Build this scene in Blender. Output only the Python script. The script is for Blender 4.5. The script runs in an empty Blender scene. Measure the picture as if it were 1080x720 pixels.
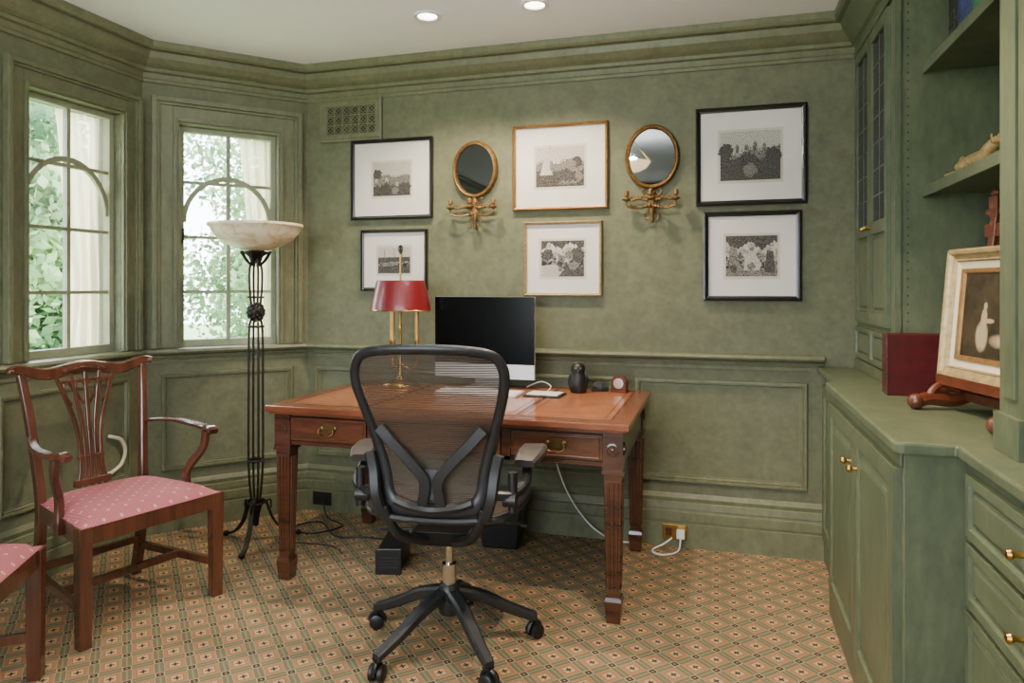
import bpy, bmesh, math, random
from mathutils import Vector, Matrix
random.seed(7)
scene=bpy.context.scene
col=scene.collection
pi=math.pi
def V(*a): return Vector(a)
def lin(h,k=1.0):
    o=[]
    for i in (0,2,4):
        c=int(h[i:i+2],16)/255
        o.append((c/12.92 if c<=.04045 else ((c+.055)/1.055)**2.4)*k)
    return (*o,1)
# ---------------------------------------------------------------- materials
def base(name):
    m=bpy.data.materials.new(name); m.use_nodes=True
    nt=m.node_tree; b=nt.nodes['Principled BSDF']
    return m,nt,b
def pmat(name,c1,c2=None,rough=.5,metal=0,scale=8,detail=5,bump=0,bscale=80,stretch=(1,1,1),coat=0,contrast=(.3,.7),rot=(0,0,0),spec=.5,streak=0):
    m,nt,b=base(name)
    b.inputs['Roughness'].default_value=rough; b.inputs['Metallic'].default_value=metal
    b.inputs['Specular IOR Level'].default_value=spec
    b.inputs['Coat Weight'].default_value=coat; b.inputs['Coat Roughness'].default_value=.12
    tc=nt.nodes.new('ShaderNodeTexCoord'); mp=nt.nodes.new('ShaderNodeMapping')
    mp.inputs['Scale'].default_value=stretch; mp.inputs['Rotation'].default_value=rot
    nt.links.new(tc.outputs['Object'],mp.inputs['Vector'])
    n=nt.nodes.new('ShaderNodeTexNoise'); n.inputs['Scale'].default_value=scale; n.inputs['Detail'].default_value=detail
    n.inputs['Roughness'].default_value=.65
    nt.links.new(mp.outputs[0],n.inputs['Vector'])
    fac=n.outputs['Fac']
    if streak:
        n3=nt.nodes.new('ShaderNodeTexNoise'); n3.inputs['Scale'].default_value=streak; n3.inputs['Detail'].default_value=6
        nt.links.new(mp.outputs[0],n3.inputs['Vector'])
        mm=nt.nodes.new('ShaderNodeMath'); mm.operation='MULTIPLY_ADD'; mm.inputs[1].default_value=.6
        m2=nt.nodes.new('ShaderNodeMath'); m2.operation='MULTIPLY'; m2.inputs[1].default_value=.4
        nt.links.new(n3.outputs['Fac'],m2.inputs[0]); nt.links.new(fac,mm.inputs[0]); nt.links.new(m2.outputs[0],mm.inputs[2]); fac=mm.outputs[0]
    r=nt.nodes.new('ShaderNodeValToRGB')
    r.color_ramp.elements[0].position=contrast[0]; r.color_ramp.elements[1].position=contrast[1]
    r.color_ramp.elements[0].color=c1; r.color_ramp.elements[1].color=c2 or c1
    nt.links.new(fac,r.inputs['Fac']); nt.links.new(r.outputs[0],b.inputs['Base Color'])
    if bump:
        n2=nt.nodes.new('ShaderNodeTexNoise'); n2.inputs['Scale'].default_value=bscale
        nt.links.new(mp.outputs[0],n2.inputs['Vector'])
        bp=nt.nodes.new('ShaderNodeBump'); bp.inputs['Strength'].default_value=bump; bp.inputs['Distance'].default_value=.004
        nt.links.new(n2.outputs['Fac'],bp.inputs['Height']); nt.links.new(bp.outputs[0],b.inputs['Normal'])
    return m
WALL=pmat('green_glazed_wall',lin('565a43'),lin('6e7156'),rough=.68,scale=11,detail=9,bump=.08,bscale=40,contrast=(.33,.67),streak=38)
TRIM=pmat('green_trim_paint',lin('595c45'),lin('737659'),rough=.48,scale=13,detail=9,bump=.05,stretch=(1,1,.6),contrast=(.33,.67),streak=45)
CAB=pmat('green_cabinet_paint',lin('47523f'),lin('626a4f'),rough=.42,scale=12,detail=9,bump=.06,stretch=(1,1,.45),contrast=(.34,.66),streak=45)
CEIL=pmat('ceiling_white',lin('f4f7fd'),lin('f8faff'),rough=.9)
DWOOD=pmat('mahogany',lin('3b2018'),lin('653b28'),rough=.24,scale=16,detail=10,stretch=(1,1,.1),bump=.02,coat=.7)
DESKW=pmat('desk_walnut',lin('301a11'),lin('56321f'),rough=.26,scale=14,detail=9,stretch=(.25,1,2),coat=.5)
DESKF=pmat('figured_walnut',lin('432617'),lin('683d26'),rough=.22,scale=20,detail=9,stretch=(.35,1,2),coat=.6,contrast=(.3,.7))
DESKT=pmat('desk_top_wood',lin('61341f'),lin('834b2e'),rough=.24,scale=10,detail=9,stretch=(.3,2,1),coat=.5)
LEATH=pmat('tan_leather',lin('844a30'),lin('ad724c'),rough=.28,scale=9,detail=12,bump=.06,coat=.4,contrast=(.36,.64),streak=40)
GILTLINE=pmat('tooled_line',lin('4d2a1a'),lin('5d3823'),rough=.4)
EASELW=pmat('easel_wood',lin('45200f'),lin('6b3520'),rough=.35,scale=9,coat=.3)
BLACK=pmat('black_plastic',lin('101113'),lin('17181a'),rough=.42,scale=30)
GRAPH=pmat('graphite_frame',lin('1a1b1e'),lin('242529'),rough=.38,scale=30)
ARMP=pmat('armpad_vinyl',lin('2b2523'),lin('3a322f'),rough=.5,scale=20)
CHROME=pmat('chrome',lin('b8b8b8'),lin('c8c8c8'),rough=.15,metal=1)
BRASS=pmat('brass',lin('a98340'),lin('c9a25a'),rough=.28,metal=1,scale=20)
CANDLE=pmat('golden_candle',lin('b48a45'),lin('cfa866'),rough=.35,metal=.35)
GILT=pmat('gilded_wood',lin('5b4423'),lin('937344'),rough=.45,metal=.6,scale=60,bump=.2,bscale=120)
PGILT=pmat('pale_gilt',lin('9a8050'),lin('c9b07c'),rough=.42,metal=.45,scale=60,bump=.2,bscale=120)
ABRASS=pmat('antique_brass',lin('57462a'),lin('7a663c'),rough=.38,metal=1,scale=40)
IRON=pmat('wrought_iron',lin('191512'),lin('322a24'),rough=.5,metal=.5,scale=40)
FRBLK=pmat('black_frame',lin('0f0e10'),lin('181617'),rough=.3,coat=.4)
FRGOLD=pmat('gold_frame',lin('7d5a33'),lin('a47c48'),rough=.38,metal=.5,scale=40)
FRSILV=pmat('silver_gold_frame',lin('8f7a52'),lin('bba679'),rough=.4,metal=.4,scale=40)
PAPER=pmat('mat_board',lin('dad7d1'),lin('e1ded9'),rough=.6)
MATEDGE=pmat('print_margin',lin('c4beb0'),lin('cec8ba'),rough=.7)
INK=pmat('print_ink',lin('0b0a0a'),lin('7a756f'),rough=.7,scale=230,detail=9,contrast=(.42,.72))
INKG=pmat('print_gray',lin('201e1d'),lin('a8a299'),rough=.7,scale=240,detail=9,contrast=(.4,.66))
INKL=pmat('print_light',lin('5f5b55'),lin('d5d0c7'),rough=.7,scale=200,detail=9,contrast=(.35,.6))
SILVER=pmat('aluminium',lin('c8c9cb'),lin('d2d3d5'),rough=.32,metal=.5)
SCREEN=pmat('black_glass',lin('020203'),lin('040405'),rough=.2,spec=.12)
WHITE=pmat('white_plastic',lin('e8e8e6'),lin('efefed'),rough=.35)
KEYW=pmat('white_keys',lin('f2f2f0'),lin('f6f6f4'),rough=.4)
REDSH=pmat('red_tole_shade',lin('660a14'),lin('75121c'),rough=.35,coat=.3)
REDBK=pmat('red_leather',lin('360a0e'),lin('501317'),rough=.35,scale=25,coat=.3)
PAGES=pmat('book_pages',lin('c9b894'),lin('dccda8'),rough=.8,stretch=(1,40,1))
NAVY=pmat('navy_cloth',lin('202d58'),lin('2b3b70'),rough=.5)
DGREEN=pmat('dark_green_cloth',lin('1c5c3c'),lin('27754d'),rough=.5)
GREY=pmat('grey_fabric',lin('3a3b3f'),lin('4a4b4f'),rough=.8,scale=60)
CREAM=pmat('cream_liner',lin('c9bda0'),lin('dacfb6'),rough=.6)
SASH=pmat('sash_paint',lin('858b73'),lin('9fa38a'),rough=.5)
LEADG=pmat('dark_leaded_glass',lin('16191d'),lin('25292f'),rough=.25,scale=4)
LEAD=pmat('lead_grey',lin('5a5c5c'),lin('6c6e6e'),rough=.6,scale=30)
VENTD=pmat('vent_dark',lin('14140f'),lin('1c1c16'),rough=.8)
BARK=pmat('bark',lin('4a4238'),lin('756858'),rough=.9,scale=20)
GRASS=pmat('lawn',lin('5f8050'),lin('8fae70'),rough=.9,scale=3)
STONE=pmat('bounce_stone',lin('b5b1a8'),lin('cfcbc2'),rough=.9,scale=2)

def alabaster():
    m,nt,b=base('alabaster')
    tc=nt.nodes.new('ShaderNodeTexCoord'); n=nt.nodes.new('ShaderNodeTexNoise')
    n.inputs['Scale'].default_value=9; n.inputs['Detail'].default_value=7; n.inputs['Distortion'].default_value=2.5
    r=nt.nodes.new('ShaderNodeValToRGB'); e=r.color_ramp.elements
    e[0].position=.34; e[0].color=lin('ddc79a'); e[1].position=.52; e[1].color=lin('f7ecd2')
    nt.links.new(tc.outputs['Object'],n.inputs['Vector']); nt.links.new(n.outputs['Fac'],r.inputs['Fac'])
    nt.links.new(r.outputs[0],b.inputs['Base Color']); b.inputs['Roughness'].default_value=.3
    b.inputs['Subsurface Weight'].default_value=.2; b.inputs['Subsurface Radius'].default_value=(.03,.028,.02)
    return m
ALAB=alabaster()
def mirror():
    m,nt,b=base('mirror_glass'); b.inputs['Base Color'].default_value=(.11,.12,.115,1)
    b.inputs['Metallic'].default_value=1; b.inputs['Roughness'].default_value=.03; b.inputs['Specular Tint'].default_value=(.2,.2,.2,1); return m
MIRROR=mirror()
def glass():
    m,nt,b=base('window_glass'); nt.nodes.remove(b)
    t=nt.nodes.new('ShaderNodeBsdfTransparent'); g=nt.nodes.new('ShaderNodeBsdfGlossy'); g.inputs['Roughness'].default_value=.02
    mx=nt.nodes.new('ShaderNodeMixShader'); mx.inputs[0].default_value=.04
    nt.links.new(t.outputs[0],mx.inputs[1]); nt.links.new(g.outputs[0],mx.inputs[2])
    nt.links.new(mx.outputs[0],nt.nodes['Material Output'].inputs[0]); return m
GLASS=glass()
def sheer():
    m,nt,b=base('sheer_fabric'); nt.nodes.remove(b)
    t=nt.nodes.new('ShaderNodeBsdfTranslucent'); d=nt.nodes.new('ShaderNodeBsdfDiffuse'); tr=nt.nodes.new('ShaderNodeBsdfTransparent')
    t.inputs[0].default_value=lin('fbe9c8'); d.inputs[0].default_value=lin('f3e3c8')
    a=nt.nodes.new('ShaderNodeMixShader'); a.inputs[0].default_value=.25
    c=nt.nodes.new('ShaderNodeMixShader'); c.inputs[0].default_value=.2
    nt.links.new(t.outputs[0],a.inputs[1]); nt.links.new(d.outputs[0],a.inputs[2])
    nt.links.new(a.outputs[0],c.inputs[1]); nt.links.new(tr.outputs[0],c.inputs[2])
    nt.links.new(c.outputs[0],nt.nodes['Material Output'].inputs[0]); return m
SHEER=sheer()
def leaf():
    m,nt,b=base('leaves'); nt.nodes.remove(b)
    oi=nt.nodes.new('ShaderNodeTexCoord'); n=nt.nodes.new('ShaderNodeTexNoise'); n.inputs['Scale'].default_value=.9; n.inputs['Detail'].default_value=2
    r=nt.nodes.new('ShaderNodeValToRGB'); r.color_ramp.elements[0].color=lin('567657'); r.color_ramp.elements[1].color=lin('acc795')
    r.color_ramp.elements[0].position=.38; r.color_ramp.elements[1].position=.62
    nt.links.new(oi.outputs['Object'],n.inputs['Vector']); nt.links.new(n.outputs['Fac'],r.inputs['Fac'])
    t=nt.nodes.new('ShaderNodeBsdfTranslucent'); d=nt.nodes.new('ShaderNodeBsdfDiffuse')
    nt.links.new(r.outputs[0],t.inputs[0]); nt.links.new(r.outputs[0],d.inputs[0])
    a=nt.nodes.new('ShaderNodeMixShader'); nt.links.new(t.outputs[0],a.inputs[1]); nt.links.new(d.outputs[0],a.inputs[2])
    nt.links.new(a.outputs[0],nt.nodes['Material Output'].inputs[0]); return m
LEAF=leaf()
def emis(name,c,s):
    m,nt,b=base(name); b.inputs['Emission Color'].default_value=c; b.inputs['Emission Strength'].default_value=s; return m
BULB=emis('lamp_lens',(1,.9,.75,1),12)
PENDG=emis('lit_pendant_glass',(1,.72,.42,1),12)

class NB:
    def __init__(s,nt): s.nt=nt
    def m(s,op,a,b=0,c=0):
        n=s.nt.nodes.new('ShaderNodeMath'); n.operation=op
        for i,x in enumerate((a,b,c)):
            if isinstance(x,(int,float)): n.inputs[i].default_value=x
            else: s.nt.links.new(x,n.inputs[i])
        return n.outputs[0]
    def mix(s,f,a,b):
        n=s.nt.nodes.new('ShaderNodeMix'); n.data_type='RGBA'
        if isinstance(f,(int,float)): n.inputs[0].default_value=f
        else: s.nt.links.new(f,n.inputs[0])
        for i,x in ((6,a),(7,b)):
            if isinstance(x,tuple): n.inputs[i].default_value=x
            else: s.nt.links.new(x,n.inputs[i])
        return n.outputs[2]
def carpet():
    m,nt,b=base('patterned_carpet'); N=NB(nt)
    tc=nt.nodes.new('ShaderNodeTexCoord'); sp=nt.nodes.new('ShaderNodeSeparateXYZ')
    nt.links.new(tc.outputs['Object'],sp.inputs[0]); x,y=sp.outputs[0],sp.outputs[1]
    s=.138
    p=N.m('DIVIDE',N.m('ADD',x,y),s); q=N.m('DIVIDE',N.m('SUBTRACT',x,y),s)
    e1=N.m('SUBTRACT',N.m('FRACT',p),.5); e2=N.m('SUBTRACT',N.m('FRACT',q),.5)
    d1=N.m('ABSOLUTE',e1); d2=N.m('ABSOLUTE',e2)
    mx=N.m('MAXIMUM',d1,d2); mn=N.m('MINIMUM',d1,d2)
    n=nt.nodes.new('ShaderNodeTexNoise'); n.inputs['Scale'].default_value=240; nt.links.new(tc.outputs['Object'],n.inputs['Vector'])
    k=N.mix(n.outputs['Fac'],lin('7f5338'),lin('ae7a52'))
    k=N.mix(N.m('GREATER_THAN',mx,.325),k,lin('a88c66'))
    k=N.mix(N.m('GREATER_THAN',mx,.345),k,lin('5e614a'))
    k=N.mix(N.m('GREATER_THAN',mx,.474),k,lin('857658'))
    k=N.mix(N.m('GREATER_THAN',mn,.345),k,lin('a58b66'))
    k=N.mix(N.m('GREATER_THAN',mn,.385),k,lin('2b2c27'))
    k=N.mix(N.m('GREATER_THAN',mn,.465),k,lin('9a7e58'))
    k=N.mix(N.m('LESS_THAN',mx,.215),k,lin('666950'))
    k=N.mix(N.m('LESS_THAN',mx,.18),k,lin('b3946c'))
    r=N.m('SQRT',N.m('ADD',N.m('MULTIPLY',e1,e1),N.m('MULTIPLY',e2,e2)))
    an=N.m('ARCTAN2',e2,e1); pet=N.m('ADD',.095,N.m('MULTIPLY',.035,N.m('COSINE',N.m('MULTIPLY',an,4))))
    k=N.mix(N.m('LESS_THAN',r,pet),k,lin('292823'))
    nt.links.new(k,b.inputs['Base Color']); b.inputs['Roughness'].default_value=.95
    bp=nt.nodes.new('ShaderNodeBump'); bp.inputs['Strength'].default_value=.3; bp.inputs['Distance'].default_value=.003
    nt.links.new(n.outputs['Fac'],bp.inputs['Height']); nt.links.new(bp.outputs[0],b.inputs['Normal'])
    return m
CARPET=carpet()
def damask():
    m,nt,b=base('pink_damask'); N=NB(nt)
    tc=nt.nodes.new('ShaderNodeTexCoord'); sp=nt.nodes.new('ShaderNodeSeparateXYZ')
    nt.links.new(tc.outputs['Object'],sp.inputs[0]); x,y=sp.outputs[0],sp.outputs[1]
    s=.065
    p=N.m('DIVIDE',N.m('ADD',x,y),s); q=N.m('DIVIDE',N.m('SUBTRACT',x,y),s)
    d1=N.m('SUBTRACT',N.m('FRACT',p),.5); d2=N.m('SUBTRACT',N.m('FRACT',q),.5)
    rr=N.m('SQRT',N.m('ADD',N.m('MULTIPLY',d1,d1),N.m('MULTIPLY',d2,d2)))
    k=N.mix(N.m('LESS_THAN',rr,.12),lin('9e4e59'),lin('d6b3a3'))
    k=N.mix(N.m('LESS_THAN',rr,.06),k,lin('7a7852'))
    st=N.m('GREATER_THAN',N.m('FRACT',N.m('MULTIPLY',x,110)),.5)
    k=N.mix(N.m('MULTIPLY',st,.25),k,lin('cd9496'))
    nt.links.new(k,b.inputs['Base Color']); b.inputs['Roughness'].default_value=.7; return m
DAMASK=damask()
def pellicle(name,axis,den):
    m,nt,b=base(name); N=NB(nt)
    tc=nt.nodes.new('ShaderNodeTexCoord'); sp=nt.nodes.new('ShaderNodeSeparateXYZ')
    nt.links.new(tc.outputs['Object'],sp.inputs[0])
    f=N.m('GREATER_THAN',N.m('FRACT',N.m('MULTIPLY',sp.outputs[axis],den)),.40)
    al=N.m('ADD',N.m('MULTIPLY',f,.34),.56)
    b.inputs['Base Color'].default_value=lin('45382e'); b.inputs['Roughness'].default_value=.5
    nt.links.new(al,b.inputs['Alpha']); return m
MESHB=pellicle('mesh_weave_back',2,130)
MESHS=pellicle('mesh_weave_seat',1,130)
def etching(seed):
    m,nt,b=base('etching_print'); N=NB(nt)
    tc=nt.nodes.new('ShaderNodeTexCoord'); mp=nt.nodes.new('ShaderNodeMapping'); mp.inputs['Location'].default_value=(seed*3.1,seed*1.7,seed)
    nt.links.new(tc.outputs['Object'],mp.inputs['Vector'])
    n=nt.nodes.new('ShaderNodeTexNoise'); n.inputs['Scale'].default_value=40; n.inputs['Detail'].default_value=10; n.inputs['Roughness'].default_value=.75
    nt.links.new(mp.outputs[0],n.inputs['Vector'])
    sp=nt.nodes.new('ShaderNodeSeparateXYZ'); nt.links.new(tc.outputs['Object'],sp.inputs[0])
    f=N.m('ADD',n.outputs['Fac'],N.m('MULTIPLY',sp.outputs[2],1.6))
    r=nt.nodes.new('ShaderNodeValToRGB'); e=r.color_ramp.elements
    e[0].position=.42; e[0].color=lin('1b1a19'); e[1].position=.62; e[1].color=lin('c8c3b9')
    nt.links.new(f,r.inputs['Fac']); nt.links.new(r.outputs[0],b.inputs['Base Color']); b.inputs['Roughness'].default_value=.7
    return m
def oil():
    m,nt,b=base('oil_painting'); N=NB(nt)
    tc=nt.nodes.new('ShaderNodeTexCoord')
    n=nt.nodes.new('ShaderNodeTexNoise'); n.inputs['Scale'].default_value=18; n.inputs['Detail'].default_value=10; n.inputs['Distortion'].default_value=1.2
    nt.links.new(tc.outputs['Object'],n.inputs['Vector'])
    sp=nt.nodes.new('ShaderNodeSeparateXYZ'); nt.links.new(tc.outputs['Object'],sp.inputs[0])
    def bl(cx,cz,sx,sz):
        a=N.m('DIVIDE',N.m('SUBTRACT',sp.outputs[0],cx),sx); c=N.m('DIVIDE',N.m('SUBTRACT',sp.outputs[2],cz),sz)
        d=N.m('ADD',N.m('MULTIPLY',a,a),N.m('MULTIPLY',c,c)); return N.m('MAXIMUM',0,N.m('SUBTRACT',1,d))
    # pale standing figure (skirt, torso, head, arm) beside a darker companion
    g=N.m('ADD',N.m('ADD',bl(-.06,.14,.032,.050),bl(-.055,.19,.016,.034)),N.m('ADD',bl(-.052,.228,.010,.012),bl(-.03,.185,.026,.008)))
    g=N.m('ADD',g,N.m('MULTIPLY',.55,N.m('ADD',bl(.02,.13,.05,.022),bl(.035,.165,.016,.03))))
    g2=N.m('MINIMUM',1,N.m('MULTIPLY',N.m('MULTIPLY',g,2.2),N.m('MULTIPLY',n.outputs['Fac'],1.6)))
    r=nt.nodes.new('ShaderNodeValToRGB'); e=r.color_ramp.elements
    e[0].position=.35; e[0].color=lin('120e09'); e[1].position=.8; e[1].color=lin('4c402a')
    nt.links.new(n.outputs['Fac'],r.inputs['Fac'])
    k=N.mix(g2,r.outputs[0],lin('a59478'))
    nt.links.new(k,b.inputs['Base Color']); b.inputs['Roughness'].default_value=.35
    return m
OIL=oil()
# ---------------------------------------------------------------- geometry helpers
def Mx(o,u,n): 
    return Matrix(((u[0],n[0],0,o[0]),(u[1],n[1],0,o[1]),(0,0,1,o[2] if len(o)>2 else 0),(0,0,0,1)))
FLIP=Mx((0,0,0),(1,0),(0,-1))
def addf(bm,vs,mi=0):
    try:
        f=bm.faces.new(vs); f.material_index=mi; return f
    except ValueError: return None
def box(bm,x0,x1,y0,y1,z0,z1,M=None,mi=0):
    vs=[]
    for x in (x0,x1):
        for y in (y0,y1):
            for z in (z0,z1):
                p=V(x,y,z); vs.append(bm.verts.new(M@p if M else p))
    for q in ((0,1,3,2),(4,6,7,5),(0,4,5,1),(2,3,7,6),(0,2,6,4),(1,5,7,3)): addf(bm,[vs[i] for i in q],mi)
def frustum(bm,cx,cy,z0,z1,w0,w1,mi=0,d0=None,d1=None,M=None):
    d0=d0 or w0; d1=d1 or w1; vs=[]
    for z,w,d in ((z0,w0,d0),(z1,w1,d1)):
        for sx,sy in ((-1,-1),(1,-1),(1,1),(-1,1)):
            p=V(cx+sx*w/2,cy+sy*d/2,z); vs.append(bm.verts.new(M@p if M else p))
    addf(bm,vs[3::-1],mi); addf(bm,vs[4:],mi)
    for i in range(4):
        j=(i+1)%4; addf(bm,[vs[i],vs[j],vs[4+j],vs[4+i]],mi)
def sweep(bm,pts,prof,up=(0,0,1),scales=None,closed=False,mi=0,M=None):
    pts=[Vector(p) for p in pts]; n=len(pts); rings=[]
    u=Vector(up)
    for i,p in enumerate(pts):
        if closed: t=pts[(i+1)%n]-pts[(i-1)%n]
        else: t=pts[min(i+1,n-1)]-pts[max(i-1,0)]
        t.normalize()
        s=t.cross(u)
        if s.length<.05: s=t.cross(Vector((1,.3,0))) 
        s.normalize(); w=s.cross(t).normalized()
        u=w
        sc=scales[i] if scales else 1
        if isinstance(sc,(int,float)): sc=(sc,sc)
        ring=[]
        for a,b_ in prof:
            q=p+s*a*sc[0]+w*b_*sc[1]; ring.append(bm.verts.new(M@q if M else q))
        rings.append(ring)
    k=len(prof)
    for i in range(n if closed else n-1):
        A=rings[i];B=rings[(i+1)%n]
        for j in range(k): addf(bm,[A[j],A[(j+1)%k],B[(j+1)%k],B[j]],mi)
    if not closed:
        addf(bm,rings[0][::-1],mi); addf(bm,rings[-1],mi)
def circ(r,seg=10,r2=None):
    return [(r*math.cos(2*pi*i/seg),(r2 or r)*math.sin(2*pi*i/seg)) for i in range(seg)]
def rect(w,h,c=.2):
    a=w/2;b=h/2;k=min(a,b)*c
    return [(a,-b+k),(a,b-k),(a-k,b),(-a+k,b),(-a,b-k),(-a,-b+k),(-a+k,-b),(a-k,-b)]
def tube(bm,pts,r,seg=10,closed=False,mi=0,up=(0,0,1),M=None):
    if isinstance(r,(int,float)): sweep(bm,pts,circ(r,seg),up,None,closed,mi,M)
    else: sweep(bm,pts,circ(1,seg),up,r,closed,mi,M)
def spline(ctrl,n=8,closed=False):
    P=[Vector(p) for p in ctrl]; out=[]; L=len(P)
    rng=range(L if closed else L-1)
    for i in rng:
        if closed: p0,p1,p2,p3=P[(i-1)%L],P[i],P[(i+1)%L],P[(i+2)%L]
        else: p0,p1,p2,p3=P[max(i-1,0)],P[i],P[i+1],P[min(i+2,L-1)]
        for j in range(n):
            t=j/n
            out.append(.5*((2*p1)+(p2-p0)*t+(2*p0-5*p1+4*p2-p3)*t*t+(3*p1-p0-3*p2+p3)*t**3))
    if not closed: out.append(P[-1])
    return out
def lathe(bm,prof,c=(0,0,0),seg=28,sx=1,sy=1,mi=0,M=None):
    rings=[]
    for r,z in prof:
        ring=[]
        for i in range(seg):
            a=2*pi*i/seg; p=V(c[0]+r*sx*math.cos(a),c[1]+r*sy*math.sin(a),c[2]+z)
            ring.append(bm.verts.new(M@p if M else p))
        rings.append(ring)
    for A,B in zip(rings,rings[1:]):
        for j in range(seg): addf(bm,[A[j],A[(j+1)%seg],B[(j+1)%seg],B[j]],mi)
    if prof[0][0]>1e-4: addf(bm,rings[0][::-1],mi)
    if prof[-1][0]>1e-4: addf(bm,rings[-1],mi)
def ball(bm,c,rx,ry=None,rz=None,mi=0,M=None,seg=16):
    ry=ry or rx; rz=rz or rx; k=seg//2
    prof=[(max(math.sin(pi*i/k),1e-5),-math.cos(pi*i/k)*rz) for i in range(k+1)]
    prof[0]=(1e-5,-rz); prof[-1]=(1e-5,rz)
    lathe(bm,prof,c,seg,rx,ry,mi,M)
def ring(bm,a0,a1,z0,z1,prof,M=None,mi=0):
    loops=[]
    for i,h in prof:
        l=[]
        for a,z in ((a0+i,z0+i),(a1-i,z0+i),(a1-i,z1-i),(a0+i,z1-i)):
            p=V(a,h,z); l.append(bm.verts.new(M@p if M else p))
        loops.append(l)
    for A,B in zip(loops,loops[1:]):
        for j in range(4): addf(bm,[A[j],A[(j+1)%4],B[(j+1)%4],B[j]],mi)
def prism(bm,poly,h0,h1,M=None,mi=0):
    A=[];B=[]
    for x,z in poly:
        p=V(x,h0,z);q=V(x,h1,z); A.append(bm.verts.new(M@p if M else p)); B.append(bm.verts.new(M@q if M else q))
    addf(bm,A,mi); addf(bm,B[::-1],mi)
    for i in range(len(A)):
        j=(i+1)%len(A); addf(bm,[A[i],A[j],B[j],B[i]],mi)
def slab(bm,poly,z0,z1,mi=0):
    A=[bm.verts.new((x,y,z0)) for x,y in poly]; B=[bm.verts.new((x,y,z1)) for x,y in poly]
    addf(bm,A[::-1],mi); addf(bm,B,mi)
    for i in range(len(A)):
        j=(i+1)%len(A); addf(bm,[A[i],A[j],B[j],B[i]],mi)
def thing(name,label,cat,loc=(0,0,0),rz=0,rx=0,ry=0,group=None):
    e=bpy.data.objects.new(name,None); e.empty_display_size=.1
    e.location=loc; e.rotation_euler=(rx,ry,rz); col.objects.link(e)
    e['label']=label; e['category']=cat
    if group: e['group']=group
    return e
def obj(name,bm,mats,parent=None,smooth=False,bevel=0,label=None,cat=None,kind=None,group=None,loc=None,rz=0,recalc=True,subsurf=0):
    if recalc: bmesh.ops.recalc_face_normals(bm,faces=bm.faces)
    me=bpy.data.meshes.new(name); bm.to_mesh(me); bm.free()
    if not isinstance(mats,(list,tuple)): mats=[mats]
    for m in mats: me.materials.append(m)
    o=bpy.data.objects.new(name,me); col.objects.link(o)
    if parent: o.parent=parent
    if loc: o.location=loc
    if rz: o.rotation_euler=(0,0,rz)
    if bevel:
        b=o.modifiers.new('bevel','BEVEL'); b.width=bevel; b.segments=2; b.limit_method='ANGLE'; b.angle_limit=math.radians(40)
    if subsurf:
        s=o.modifiers.new('sub','SUBSURF'); s.levels=subsurf; s.render_levels=subsurf
    if smooth:
        for p in me.polygons: p.use_smooth=True
        try: me.set_sharp_from_angle(angle=math.radians(40))
        except Exception: pass
    if label: o['label']=label
    if cat: o['category']=cat
    if kind: o['kind']=kind
    if group: o['group']=group
    return o
def B(): return bmesh.new()
# ---------------------------------------------------------------- camera
cd=bpy.data.cameras.new('camera'); cam=bpy.data.objects.new('camera',cd); col.objects.link(cam)
cam.location=(0,0,1.30); cam.rotation_euler=(pi/2,0,math.radians(16.24))
cd.sensor_width=36; cd.lens=740/1080*36; cd.shift_y=-57/1080; cd.clip_start=.05
scene.camera=cam
# ---------------------------------------------------------------- room shell
H=2.58
L1=(-2.908,3.006); L2=(-2.318,3.644)
XR=1.10; YF=-1.5; YB=3.644
bm=B(); box(bm,-3.15,1.3,YF-.2,3.9,-.1,0); obj('floor',bm,CARPET,kind='structure')
bm=B(); box(bm,-3.15,1.3,YF-.2,3.9,H,H+.1); obj('ceiling',bm,CEIL,kind='structure')
bm=B(); box(bm,L2[0]-.08,XR+.2,YB,YB+.2,0,H); obj('wall_back',bm,WALL,kind='structure')
bm=B(); box(bm,XR,XR+.2,YF,YB,0,H); obj('wall_right',bm,WALL,kind='structure')
du=V(L1[0]-L2[0],L1[1]-L2[1],0); LB=du.length; du.normalize()
MB=Mx((L2[0],L2[1],0),(du.x,du.y),(-du.y,du.x))
ML=Mx((L1[0],L1[1],0),(0,-1),(1,0))
ZB,ZT=.975,2.18
WL0,WL1,WB0,WB1=.135,.645,.175,.69
def wall_open(bm,M,A0,A1,o0,o1,z0,z1,t=.2):
    box(bm,A0,o0,-t,0,0,H,M); box(bm,o1,A1,-t,0,0,H,M)
    box(bm,o0,o1,-t,0,0,z0,M); box(bm,o0,o1,-t,0,z1,H,M)
bm=B(); wall_open(bm,MB,-.08,LB+.08,WB0,WB1,ZB,ZT); obj('wall_bay',bm,WALL,kind='structure')
bm=B(); wall_open(bm,ML,-.08,4.5,WL0,WL1,ZB,ZT); obj('wall_left',bm,WALL,kind='structure')
MF=Mx((-3.1,YF,0),(1,0),(0,1))
FW0,FW1,FZ0,FZ1=.4,2.9,.6,2.3
bm=B(); wall_open(bm,MF,0,4.4,FW0,FW1,FZ0,FZ1); obj('wall_front',bm,WALL,kind='structure')
path=[V(-2.908,YF),V(*L1),V(*L2),V(XR,YB)]
def rn(a,b):
    d=(b-a).normalized(); return V(d.y,-d.x)
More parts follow.
